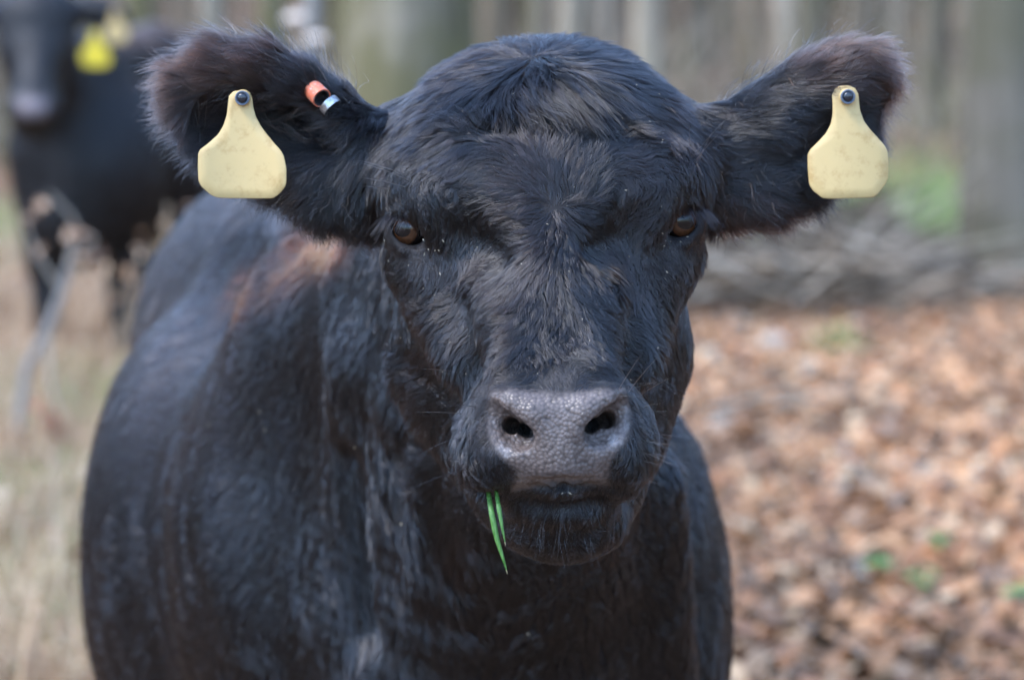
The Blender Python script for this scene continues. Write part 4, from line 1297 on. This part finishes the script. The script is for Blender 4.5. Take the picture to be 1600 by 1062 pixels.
# ------------------------------------------------------------------ ear tags
def tag_mat(name, col, dirt):
    m, nt, n, l, b = principled(name, col, 0.45, 0.4)
    b.inputs['Subsurface Weight'].default_value = 0.15
    b.inputs['Subsurface Radius'].default_value = (0.004, 0.003, 0.002)
    tc = n.new('ShaderNodeTexCoord')
    n1 = noise_node(n, l, 60, 6, 0.7, tc.outputs['Object'])
    n2 = noise_node(n, l, 260, 3, 0.6, tc.outputs['Object'])
    r1 = ramp(n, l, n1.outputs['Fac'], [(0.28, dirt), (0.50, (1, 1, 1)), (0.75, (1.03, 1.02, 1.0))])
    r2 = ramp(n, l, n2.outputs['Fac'], [(0.24, (0.72, 0.66, 0.55)), (0.34, (1, 1, 1))])
    mx = n.new('ShaderNodeMixRGB'); mx.blend_type = 'MULTIPLY'; mx.inputs[0].default_value = 1; mx.inputs[1].default_value = (*col, 1)
    l.new(r1.outputs[0], mx.inputs[2])
    m2 = n.new('ShaderNodeMixRGB'); m2.blend_type = 'MULTIPLY'; m2.inputs[0].default_value = 0.5
    l.new(mx.outputs[0], m2.inputs[1]); l.new(r2.outputs[0], m2.inputs[2])
    l.new(m2.outputs[0], b.inputs['Base Color'])
    bump(n, l, n1.outputs['Fac'], 0.15, 0.001, b)
    return m
M_TAG = tag_mat('pale_yellow_plastic', (0.53, 0.375, 0.160), (0.76, 0.68, 0.55))
M_STUD = principled('dark_stud_plastic', (0.012, 0.013, 0.017), 0.22, 0.6)[0]
M_RING = principled('grey_stud_ring', (0.10, 0.12, 0.15), 0.35, 0.5)[0]

def smooth_outline(pts, it=2):
    P = np.array(pts, float)
    for _ in range(it):
        Q = np.roll(P, -1, 0)
        P = np.stack([P * .75 + Q * .25, P * .25 + Q * .75], 1).reshape(-1, 2)
    return P

def make_tag(px_out, Y, stud_px, bendx, tilt, parent, label, mat, name='ear_tag'):
    P = np.array([W(a, b, Y) for a, b in px_out])
    x, z = P[:, 0], P[:, 2]
    cx, cz = x.mean(), z.mean()
    top = z.max()
    n = len(P)
    t = 0.0011
    def yy(x_, z_): return Y + bendx * (x_ - cx) ** 2 / 0.04 + tilt * (top - z_) + 0.6 * (top - z_) * (x_ - cx) * 0.6
    # rings: back edge, back bevel, front bevel, front inset; then a centre fan
    V = []; Fc = []
    for (ins, dy) in ((0.0006, t), (0.0, t * .5), (0.0, -t * .5), (0.0007, -t), (0.010, -t)):
        for i in range(n):
            d = np.array([x[i] - cx, z[i] - cz]); L = np.linalg.norm(d)
            q = d * (1 - ins / L)
            V.append((cx + q[0], yy(cx + q[0], cz + q[1]) + dy, cz + q[1]))
    for r_ in range(4):
        for i in range(n):
            j = (i + 1) % n
            Fc.append((r_ * n + i, r_ * n + j, (r_ + 1) * n + j, (r_ + 1) * n + i))
    # inner front: scale rings to the middle spine
    base = 4 * n
    for s in (0.66, 0.33):
        for i in range(n):
            vx, vz = V[4 * n + i][0] - cx, V[4 * n + i][2] - cz
            V.append((cx + vx * s, yy(cx + vx * s, cz + vz * s) - t, cz + vz * s))
    for k in range(2):
        a0 = base + k * n; b0 = a0 + n
        for i in range(n):
            j = (i + 1) % n
            Fc.append((a0 + i, a0 + j, b0 + j, b0 + i))
    V.append((cx, yy(cx, cz) - t, cz)); c0 = len(V) - 1
    for i in range(n):
        Fc.append((base + 2 * n + i, base + 2 * n + (i + 1) % n, c0))
    V.append((cx, yy(cx, cz) + t, cz)); c1 = len(V) - 1
    for i in range(n):
        Fc.append(((i + 1) % n, i, c1))
    me = mesh_np('ear_tag', V, Fc, True)
    o = link(name, me, parent, mat)
    if label: o['label'] = label
    # moulded collar, ring and dark dome of the stud
    sx, sz = W(stud_px[0], stud_px[1], Y)[[0, 2]]
    y0 = yy(sx, sz) - t
    def lathe(nm, prof, mt, par):
        k = 40; VV = []; FF = []
        for (r_, d_) in prof:
            for i in range(k):
                a = 2 * math.pi * i / k
                VV.append((sx + r_ * math.cos(a), y0 - d_, sz + r_ * math.sin(a)))
        for r_ in range(len(prof) - 1):
            for i in range(k):
                j = (i + 1) % k
                FF.append((r_ * k + i, r_ * k + j, (r_ + 1) * k + j, (r_ + 1) * k + i))
        return link(nm, mesh_np(nm, VV, FF), par, mt)
    lathe('stud_collar', [(0.0075, -0.001), (0.0075, 0.002), (0.0070, 0.0045), (0.0062, 0.0050), (0.001, 0.0050)], mat, o)
    lathe('stud_ring', [(0.0066, 0.004), (0.0068, 0.0065), (0.0064, 0.0078), (0.0056, 0.0078), (0.0050, 0.0066), (0.001, 0.0060)], M_RING, o)
    lathe('stud_cap', [(0.0046, 0.0060), (0.0044, 0.0078), (0.0036, 0.0088), (0.0020, 0.0092), (0.00002, 0.0093)], M_STUD, o)
    return o

TL = [(357, 160), (358, 150), (365, 143), (378, 141), (390, 144), (394, 152), (396, 168), (400, 182), (408, 197), (418, 210), (430, 224), (441, 236), (445, 244), (449, 262), (449, 284), (447, 291), (438, 302), (428, 309), (400, 309.5), (360, 309), (342, 308), (332, 304), (318, 291), (313, 282), (312, 262), (312, 240), (315, 233), (328, 223), (342, 210), (350, 196), (355, 180)]
TR = [(1301, 160), (1300, 148), (1305, 138), (1314, 134), (1326, 134), (1336, 138), (1341, 147), (1342, 160), (1344, 174), (1350, 190), (1360, 203), (1372, 216), (1383, 228), (1387, 236), (1389, 256), (1388, 278), (1384, 287), (1372, 302), (1364, 308), (1330, 309), (1295, 310), (1284, 309), (1270, 298), (1264, 288), (1262, 262), (1262, 242), (1266, 234), (1278, 222), (1290, 209), (1298, 194), (1301, 178)]
def densify(P):
    P = np.array(P, float); Q = np.roll(P, -1, 0)
    return smooth_outline(np.stack([P, (P + Q) / 2], 1).reshape(-1, 2), 1)
# outlines are wound so that the front faces the camera
make_tag(densify(TL)[::-1], 2.285, (380, 153), -0.16, -0.06, near_cow, 'pale yellow blank ear tag with rubbed lower edge in the ear at left', M_TAG)
make_tag(densify(TR)[::-1], 2.292, (1323, 151), 0.14, -0.05, near_cow, 'pale yellow blank ear tag in the ear at right', M_TAG)

# ------------------------------------------------------------------ bent metal clip with a red and a bare end on the left ear's upper rim
def band(name, c, ax_u, ax_v, ax_w, r, w, a0, a1, th, mat, parent, k=24):
    """an arc of strip: radius r in the u-v plane, width w along ax_w"""
    V = []; Fc = []
    for i in range(k + 1):
        a = a0 + (a1 - a0) * i / k
        for (rr, s) in ((r, -1), (r, 1), (r - th, 1), (r - th, -1)):
            V.append(c + ax_u * math.cos(a) * rr + ax_v * math.sin(a) * rr + ax_w * s * w / 2)
    for i in range(k):
        for s in range(4):
            Fc.append((i * 4 + s, i * 4 + (s + 1) % 4, (i + 1) * 4 + (s + 1) % 4, (i + 1) * 4 + s))
    Fc.append((0, 3, 2, 1)); Fc.append((k * 4, k * 4 + 1, k * 4 + 2, k * 4 + 3))
    return link(name, mesh_np(name, V, Fc, False), parent, mat)
mm, nt, n_, l_, b_ = principled('worn_metal', (0.50, 0.50, 0.50), 0.38, 0.5, metal=0.9)
tcx = n_.new('ShaderNodeTexCoord'); nx_ = noise_node(n_, l_, 300, 4, 0.7, tcx.outputs['Object'])
rx_ = ramp(n_, l_, nx_.outputs['Fac'], [(0.35, (0.16, 0.15, 0.14)), (0.6, (0.55, 0.55, 0.55))]); l_.new(rx_.outputs[0], b_.inputs['Base Color'])
mo, nt, n_, l_, b_ = principled('chipped_red_paint', (0.50, 0.10, 0.04), 0.45, 0.5)
tcx = n_.new('ShaderNodeTexCoord'); nx_ = noise_node(n_, l_, 260, 4, 0.7, tcx.outputs['Object'])
rx_ = ramp(n_, l_, nx_.outputs['Fac'], [(0.38, (0.30, 0.24, 0.20)), (0.46, (0.50, 0.12, 0.055))]); l_.new(rx_.outputs[0], b_.inputs['Base Color'])
def unit(v): v = np.array(v, float); return v / np.linalg.norm(v)
clip_c = W(496, 147, 2.283)
ca = unit((0.50, -0.62, -0.42)); cu = unit(np.cross(ca, (0.7, 0, 0.72))); cv = np.cross(ca, cu)
md = principled('clip_hole_shade', (0.03, 0.028, 0.03), 0.4, 0.5)[0]
clip = band('ear_clip', clip_c, cu, cv, ca, 0.0092, 0.016, 0.0, 6.283, 0.0012, mo, near_cow, 40)
clip['label'] = 'bent metal clip with chipped red paint on the ear at left'
band('hole_shade_band', clip_c, cu, cv, ca, 0.0079, 0.0152, 0.0, 6.283, 0.0010, md, clip, 40)  # dark colour stands in for the shade inside the clip's hole
ca2 = unit((0.66, -0.25, -0.70)); cu2 = unit(np.cross(ca2, (0.7, 0, 0.72))); cv2 = np.cross(ca2, cu2)
band('bare_end', W(516, 165, 2.287), cu2, cv2, ca2, 0.0100, 0.007, 0.0, 6.283, 0.0014, mm, clip, 40)

# ------------------------------------------------------------------ grass blades hanging from the mouth
M_FRESH, nt, n_, l_, b_ = principled('fresh_grass', (0.10, 0.26, 0.045), 0.4, 0.5)
tr_ = n_.new('ShaderNodeBsdfTranslucent'); ms_ = n_.new('ShaderNodeMixShader'); ms_.inputs[0].default_value = 0.3
tcx = n_.new('ShaderNodeTexCoord'); wv_ = noise_node(n_, l_, 900, 2, 0.5, tcx.outputs['Object'], (1, 1, 0.04))
rx_ = ramp(n_, l_, wv_.outputs['Fac'], [(0.4, (0.075, 0.21, 0.035)), (0.6, (0.16, 0.34, 0.09))])
l_.new(rx_.outputs[0], b_.inputs['Base Color']); l_.new(rx_.outputs[0], tr_.inputs[0])
l_.new(b_.outputs[0], ms_.inputs[1]); l_.new(tr_.outputs[0], ms_.inputs[2]); l_.new(ms_.outputs[0], n_['Material Output'].inputs[0])
M_TIP = principled('dry_tip', (0.50, 0.42, 0.25), 0.6, 0.3)[0]
def grass_blade(path, Y, w, label, tipn=2):
    P = np.array([W(a, b, Y_) for (a, b), Y_ in zip(path, Y)])
    # resample
    k = 16; s = np.linspace(0, len(P) - 1, k)
    Q = np.stack([np.interp(s, np.arange(len(P)), P[:, i]) for i in range(3)], 1)
    V = []; Fc = []
    for i, q in enumerate(Q):
        t = i / (k - 1)
        ww = w * (0.75 + 0.5 * t if t < .4 else 0.95 * (1 - (t - .4) / .6) ** 0.75 + 0.0) + 0.00012
        for (dx, dy) in ((-ww, 0), (0, 0.0008), (ww, 0), (0, 0.0011)):
            V.append((q[0] + dx, q[1] + dy - (0.0 if dx == 0 else 0.0005), q[2]))
    for i in range(k - 1):
        for s_ in range(4):
            Fc.append((i * 4 + s_, i * 4 + (s_ + 1) % 4, (i + 1) * 4 + (s_ + 1) % 4, (i + 1) * 4 + s_))
    me = mesh_np('grass_blade', V, Fc, True)
    o = link('grass_blade', me, None, M_FRESH)
    me.materials.append(M_TIP)
    for f_ in list(me.polygons)[-4 * tipn:]: f_.material_index = 1
    tag(o, label, 'grass', 'grass blades hanging from the cow\'s mouth')
grass_blade([(763, 768), (768, 800), (776, 840), (786, 872), (793, 897)], [2.105, 2.090, 2.086, 2.084, 2.084], 0.0026, 'longer green grass blade hanging from the left corner of the mouth', 1)
grass_blade([(775, 766), (779, 790), (784, 820), (790, 853)], [2.100, 2.086, 2.082, 2.080], 0.0020, 'shorter green grass blade beside the longer one at the mouth', 1)

# ------------------------------------------------------------------ chaff and seed flecks caught in the coat
def flecks():
    V = []; Fc = []
    r = np.random.default_rng(12)
    a, b = surf_pick.p
    spots = [(739, 109), (800, 150), (684, 128), (684, 160), (838, 196), (769, 263), (654, 252), (1036, 225), (1015, 193), (1030, 150), (700, 582), (730, 577), (888, 321), (1040, 420), (980, 300), (905, 90), (862, 95), (640, 410), (690, 425), (665, 395), (600, 395), (606, 372), (1078, 372), (1062, 378), (610, 410), (980, 598), (836, 590), (880, 765), (890, 768), (905, 640), (745, 385), (300, 590), (228, 590), (230, 490), (330, 660), (410, 640), (420, 665), (440, 700), (560, 700), (820, 980), (630, 815), (500, 350), (420, 340), (385, 325)]
    for i in range(9):
        s_ = i % 2; spots.append((r.normal(682 if s_ == 0 else 1038, 6), r.normal(384 if s_ == 0 else 374, 7)))
    for i in range(28):
        spots.append((r.uniform(600, 1080), r.uniform(90, 560)))
    for (sx, sy) in spots:
        m = np.where((np.abs(a - sx) < 6) & (np.abs(b - sy) < 6) & (VN[:, 1] < 0.2))[0]
        if len(m) == 0: continue
        i = m[np.argmin(CV[m, 1])]
        p = CV[i] + VN[i] * r.uniform(0.006, 0.0085)
        sz = r.uniform(0.0004, 0.0008) * (1.5 if r.random() < .15 else 1) * (CV[i, 1] / 2.2) ** 2
        u = unit(np.cross(VN[i], r.normal(size=3))); v = np.cross(VN[i], u)
        el = r.uniform(1, 2.6)
        k0 = len(V)
        V += [p - u * sz * el, p + v * sz * .6, p + u * sz * el, p - v * sz * .6, p + VN[i] * sz * .7]
        Fc += [(k0, k0 + 1, k0 + 4), (k0 + 1, k0 + 2, k0 + 4), (k0 + 2, k0 + 3, k0 + 4), (k0 + 3, k0, k0 + 4), (k0, k0 + 3, k0 + 2, k0 + 1)]
    o = link('chaff', mesh_np('chaff', V, Fc, False), near_cow, principled('straw', (0.40, 0.34, 0.24), 0.7)[0])
    o['kind'] = 'stuff'
flecks()

# ================================================================== the second cow, behind on the left
def rear_cow():
    xs = axis([(-2.9, -1.0, 0.016)]); ys = axis([(9.2, 12.0, 0.016)]); zs = axis([(-0.05, 1.75, 0.014)])
    f = Field(xs, ys, zs)
    gz = float(ground_z(-1.7, 10))
    # trunk: chest toward the camera, rump back and to the right
    f.ell(W(150, 250, 10.3), (0.30, 0.40, 0.38), 0.1)
    f.ell(W(235, 235, 10.9), (0.36, 0.50, 0.40), 0.1)
    f.ell(W(300, 195, 11.5), (0.28, 0.32, 0.32), 0.1)
    f.cone(W(140, 105, 10.2), 0.14, W(240, 84, 11.0), 0.11, 0.1); f.cone(W(240, 84, 11.0), 0.11, W(300, 92, 11.6), 0.12, 0.1)
    f.cone(W(70, 110, 9.95), 0.15, W(130, 230, 10.3), 0.26, 0.1)
    f.ell(W(120, 340, 10.15), (0.17, 0.2, 0.2), 0.1)
    # head
    f.ell(W(58, 25, 9.75), (0.165, 0.13, 0.12), 0.06)
    f.ell(W(58, 75, 9.72), (0.155, 0.12, 0.13), 0.06)
    f.cone(W(58, 90, 9.66), 0.085, W(52, 165, 9.50), 0.070, 0.06)
    f.ell(W(50, 168, 9.50), (0.102, 0.095, 0.070), 0.04)
    f.ell(W(52, 192, 9.54), (0.066, 0.07, 0.045), 0.04)
    f.cone(W(60, 110, 9.80), 0.125, W(54, 180, 9.62), 0.085, 0.06)
    for e in (36, 64): f.ell(W(e, 160, 9.405), (0.014, 0.02, 0.010), 0.01, sub=True)
    f.cone(W(100, 22, 9.82), 0.045, W(135, 14, 9.84), 0.035, 0.04)
    f.chain([(W(128, 15, 9.84), 0.040), (W(150, 18, 9.84), 0.055), (W(180, 24, 9.84), 0.045), (W(196, 36, 9.84), 0.020)], 0.03)
    f.chain([(W(20, 22, 9.82), 0.045), (W(-20, 16, 9.86), 0.055), (W(-62, 26, 9.88), 0.035), (W(-80, 40, 9.88), 0.018)], 0.03)
    for (lx, ly, hind) in ((72, 10.15, 0), (188, 10.3, 0), (225, 11.6, 1), (320, 11.7, 1)):
        p = W(lx, 500, ly); x2 = p[0]
        z = gz
        if hind:
            f.cone((x2, ly, z + .85), 0.15, (x2, ly - .05, z + .60), 0.09, 0.05); f.cone((x2, ly - .05, z + .6), 0.085, (x2, ly + .10, z + .45), 0.045, 0.03)
            f.cone((x2, ly + .1, z + .45), 0.045, (x2, ly + .05, z + .06), 0.038, 0.03)
        else:
            f.cone((x2 + .02, ly, z + .85), 0.16, (x2, ly, z + .45), 0.080, 0.06); f.ell((x2, ly - .01, z + .42), (.070, .065, .08), .03)
            f.cone((x2, ly, z + .42), 0.062, (x2, ly, z + .10), 0.050, 0.03)
        f.cone((x2, ly, z + .10), 0.045, (x2, ly - .03, z + .035), 0.052, 0.02)
    me, V, Q = f.mesh('rear_cow_body')
    c = empty('cow', (-1.7, 10.4, gz))
    tag(c, 'blurred black cow with yellow ear tags standing behind at the left edge', 'cow')
    m, nt, n, l, b = principled('rear_cow_skin', (0.010, 0.009, 0.009), 0.6, 0.4)
    at = n.new('ShaderNodeAttribute'); at.attribute_name = 'nose'
    mx = n.new('ShaderNodeMixRGB'); mx.inputs[1].default_value = (0.010, 0.009, 0.009, 1); mx.inputs[2].default_value = (0.19, 0.15, 0.15, 1)
    l.new(at.outputs['Fac'], mx.inputs[0]); l.new(mx.outputs[0], b.inputs['Base Color'])
    px, py = proj(V)
    nm = np.exp(-(((px - 50) / 25) ** 4 + ((py - 168) / 17) ** 4)) * (V[:, 1] < 9.48)
    me.attributes.new('nose', 'FLOAT', 'POINT').data.foreach_set('value', nm.astype(np.float32))
    link('body', me, c, m)
    VNr, QAr = normals_areas(V, Q)
    cen = (V[Q[:, 0]] + V[Q[:, 2]]) / 2
    cpx, cpy = proj(cen)
    w = QAr * (1 - np.exp(-(((cpx - 50) / 27) ** 4 + ((cpy - 168) / 19) ** 4)) * (cen[:, 1] < 9.50) > 0.5)
    r = np.random.default_rng(4)
    n_ = 60000
    P, N = scatter(V, Q, VNr, w, n_, r)
    d = np.tile(np.array([0.15, 0.4, -1.0]), (n_, 1))
    L = np.where(P[:, 2] > 0.5, 0.026, 0.012) * (1 + .25 * r.normal(size=n_)).clip(.4, 1.6)
    L = np.where(P[:, 1] < 9.7, L * .55, L)
    pts, _ = grow(P, N, d, L, np.full(n_, .3), r, 4, None, 0, 0.002, 0.2)
    rad = np.full((n_, 1), 0.0007) * np.array([1, 1, .8, .3])[None]
    tint = np.tile(np.array([0.0050, 0.0042, 0.0044]), (n_, 1))
    hx, hy = proj(P)
    rr = (np.clip((N[:, 2] - 0.35) * 1.6, 0, 1) * (hx > 170) * (hy < 135))[:, None] * 0.9
    tint = tint * (1 - rr) + np.array([0.10, 0.030, 0.016]) * rr
    make_curves('coat_hair', pts, rad, tint, c, M_FUR_FAR)['kind'] = 'stuff'
    for e, g in ((22, -.5), (98, .5)):
        put_eye(e, 66, 9.655, 0.019, (g, -1, 0), c, M_EYE)
    my = tag_mat('bright_yellow_plastic', (0.66, 0.49, 0.03), (0.85, 0.8, 0.6))
    def shift(T, cx, cy, s, sy=1.0):
        P_ = densify(T); m_ = P_.mean(0)
        return np.stack([(P_[:, 0] - m_[0]) * s + cx, (P_[:, 1] - m_[1]) * s * sy + cy], 1)[::-1]
    make_tag(shift(TL, 149, 79, 0.33), 9.68, (151, 46), 0, 0, c, 'bright yellow blank tag in the rear cow\'s ear', my)
    make_tag(shift(TR, 181, 42, 0.30), 9.78, (182, 20), 0, 0, c, 'pale cream tag behind the bright yellow one', M_TAG)
rear_cow()

# ------------------------------------------------------------------ dead stems and dry weeds at the left
def dead_sapling():
    rs = np.random.default_rng(31)
    Y = 7.6
    P = [W(40, 575, Y), W(72, 520, Y), W(96, 455, Y), W(108, 410, Y), W(120, 358, Y)]
    base = P[0].copy(); base[2] = float(ground_z(base[0], Y)) - 0.02
    base[0] -= 0.05
    root = tag(empty('dead_sapling', tuple(base)), 'slanting grey dead stem with curled brown leaves in front of the rear cow', 'dead plant')
    t = Tubes(); t.add([base] + P, np.array([.015, .015, .014, .013, .011, .007]), 10, np.array((0.25, 0.225, 0.20)), rough=.06); t.build('stem', M_TWIG, root)
    for (a, b, c_) in (((96, 455), (60, 400), (36, 345)), ((108, 410), (128, 395), (150, 372)), ((72, 520), (80, 600), (95, 655)), ((120, 358), (110, 335), (75, 300))):
        t = Tubes(); t.add([W(*a, Y), W(*b, Y - .03), W(*c_, Y - .05)], [.009, .007, .003], 6, np.array((0.34, 0.28, 0.22))); t.build('side_twig', M_TWIG, root)
    k = 26
    ctr = [(148, 385), (152, 400), (140, 410), (122, 352), (116, 366), (130, 372), (40, 350), (65, 395), (75, 655), (82, 672), (68, 640), (92, 660), (60, 320)]
    C = np.array([W(ctr[i % 13][0] + rs.normal() * 6, ctr[i % 13][1] + rs.normal() * 6, Y - .03 + rs.normal() * .02) for i in range(k)])
    for i in range(k):
        col = np.array([[(0.26, 0.15, 0.085), (0.34, 0.22, 0.14), (0.16, 0.08, 0.045)][i % 3]])
        if C[i, 2] < W(80, 600, Y)[2]: col = np.array([[0.26, 0.10, 0.055]])
        me = leaf_mesh('curled_leaf', C[i:i + 1], np.array([rs.uniform(.035, .055)]), rs.random(1) * 6.3, rs.normal(size=1) * .9, rs.normal(size=1) * .9, np.array([1.6]), col)
        link('curled_leaf', me, root, M_LEAF)
dead_sapling()
def dry_weeds():
    rs = np.random.default_rng(77)
    labs = ['tan seed headed weed right beside the near cow\'s rump', 'pale dry weed stalk against the rear cow\'s legs', 'bent tan stalk low at the left edge', 'dry pale stalk leaning by the near cow\'s belly']
    for i, (x0, y0, Y, topx, topy) in enumerate(((232, 470, 7.4, 262, 318), (190, 600, 7.8, 205, 430), (20, 900, 5.9, 60, 740), (112, 880, 5.7, 86, 700))):
        b = W(x0, y0, Y); b[2] = float(ground_z(b[0], Y)) - .01
        tpt = W(topx, topy, Y)
        root = tag(empty('dry_weed', tuple(b)), labs[i], 'weed', 'dry weeds standing in the grass')
        mid = (b + tpt) / 2 + np.array([rs.normal() * .02, 0, 0])
        t = Tubes(); t.add([b, mid, tpt], [.006, .005, .003], 6, np.array((0.48, 0.37, 0.26))); t.build('stalk', M_TWIG, root)
        n = 34 if i < 2 else 10
        s = rs.uniform(.45, 1.0, n)
        C = b[None] * (1 - s[:, None]) + tpt[None] * s[:, None] + rs.normal(size=(n, 3)) * np.array([.045, .03, .03])
        col = np.array([(0.36, 0.24, 0.14), (0.30, 0.18, 0.10), (0.42, 0.31, 0.20)])[rs.integers(0, 3, n)]
        me = leaf_mesh('dry_leaves', C, rs.uniform(.02, .05, n), rs.random(n) * 6.3, rs.normal(size=n), rs.normal(size=n), np.full(n, 1.3), col)
        link('dry_leaves', me, root, M_LEAF)['kind'] = 'stuff'
dry_weeds()

# ------------------------------------------------------------------ bracket growths on the trunk, pale stone, small green plants
def bracket(px_, py_, Y, r, label):
    c = W(px_, py_, Y)
    V = []; Fc = []; k = 18
    for j, (rr, z) in enumerate(((0.02, .32), (.55, .30), (.95, .08), (1.0, -.05), (.8, -.18), (.02, -.30))):
        for i in range(k):
            a = 2 * math.pi * i / k
            w = 1 + 0.1 * math.sin(3 * a + px_)
            V.append((c[0] + r * rr * w * math.cos(a), c[1] + r * rr * 0.8 * math.sin(a), c[2] + r * z * 1.5))
    for j in range(5):
        for i in range(k): Fc.append((j * k + i, j * k + (i + 1) % k, (j + 1) * k + (i + 1) % k, (j + 1) * k + i))
    m = principled('bracket_fungus', (0.62, 0.50, 0.40), 0.7, 0.3)[0]
    o = link('bracket_fungus', mesh_np('bracket_fungus', V, Fc), None, m)
    tag(o, label, 'fungus', 'pale growths on the trunks behind the cows')
# a thin forked stem carries them
sx = px_x(478, 11.6)
st = tag(empty('dead_sapling', (sx, 11.6, float(ground_z(sx, 11.6)))), 'thin forked stem with pale growths left of the broad mossy trunk', 'dead tree')
t = Tubes(); g0 = float(ground_z(sx, 11.6)) - .1
t.add([(sx - .05, 11.6, g0), (sx, 11.6, 1.0), (sx + .03, 11.6, 1.6), (sx - .02, 11.6, 2.4), (sx + .1, 11.6, 3.4)], [.045, .038, .034, .025, .01], 10, np.array((0.27, 0.24, 0.20)), rough=.05)
t.build('stem', M_TWIG, st)
bracket(463, 30, 11.5, 0.060, 'upper pale round growth on the forked stem')
bracket(494, 62, 11.5, 0.058, 'lower pale round growth on the forked stem')

def stone(px_, Y, r, col, label):
    c = W(px_, 500, Y); z = float(ground_z(c[0], Y))
    me = uv_sphere('stone', r, 16, 10)
    V = np.zeros(len(me.vertices) * 3); me.vertices.foreach_get('co', V); V = V.reshape(-1, 3)
    V *= (1 + 0.18 * snoise(V + px_, 30, 3, 2))[:, None] * np.array([1, .8, .75])
    me.vertices.foreach_set('co', V.ravel())
    m, nt, n, l, b = principled('pale_stone', col, 0.85, 0.3)
    tc = n.new('ShaderNodeTexCoord'); nn = noise_node(n, l, 30, 5, .6, tc.outputs['Object'])
    rr = ramp(n, l, nn.outputs['Fac'], [(0.3, tuple(np.array(col) * .6)), (0.7, col)]); l.new(rr.outputs[0], b.inputs['Base Color'])
    o = link('stone', me, None, m); o.location = (c[0], Y, z + r * .5)
    tag(o, label, 'stone')
stone(1208, 10.65, 0.055, (0.46, 0.38, 0.30), 'pale rounded stone on the leaves below the brush heap')
stone(1105, 10.2, 0.05, (0.30, 0.25, 0.20), 'greyish stone just right of the near cow\'s jaw')

def seedling(px_, py_, r, label, n=7):
    t = (py_ - 60) / F; Y = CAM_Z / t
    c = W(px_, py_, Y); z = float(ground_z(c[0], Y)); rs = np.random.default_rng(int(px_))
    z += 0.035; r = r * 1.15
    root = tag(empty('seedling', (c[0], Y, z)), label, 'seedling', 'small green plants coming up through the leaves')
    tb = Tubes(); tb.add([(c[0], Y, z), (c[0] + .005, Y, z + r * .6), (c[0], Y, z + r * 1.1)], [.003, .0025, .0015], 5, np.array((0.12, 0.22, 0.06))); tb.build('stem', M_GRASS, root)
    for i in range(n):
        a = i * 2.4; col = np.array([[0.08, 0.22, 0.06]]) * rs.uniform(.8, 1.3)
        C = np.array([[c[0] + math.cos(a) * r * .6, Y + math.sin(a) * r * .6, z + r * rs.uniform(.5, 1.2)]])
        me = leaf_mesh('green_leaf', C, np.array([r * rs.uniform(.8, 1.1)]), np.array([a]), np.array([-0.3]), rs.normal(size=1) * .3, np.array([.5]), col)
        link('green_leaf', me, root, M_GRASS)
seedling(1375, 935, 0.034, 'bright green seedling among orange leaves low at the right')
seedling(1440, 958, 0.034, 'green seedling just right of the brightest one')
seedling(1465, 892, 0.028, 'small dull green seedling above the other two')
seedling(1312, 560, 0.05, 'green plant below the brush heap')
seedling(1590, 975, 0.03, 'green seedling cut by the right edge')
seedling(1160, 430, 0.06, 'yellowish green plant at the left end of the brush heap')
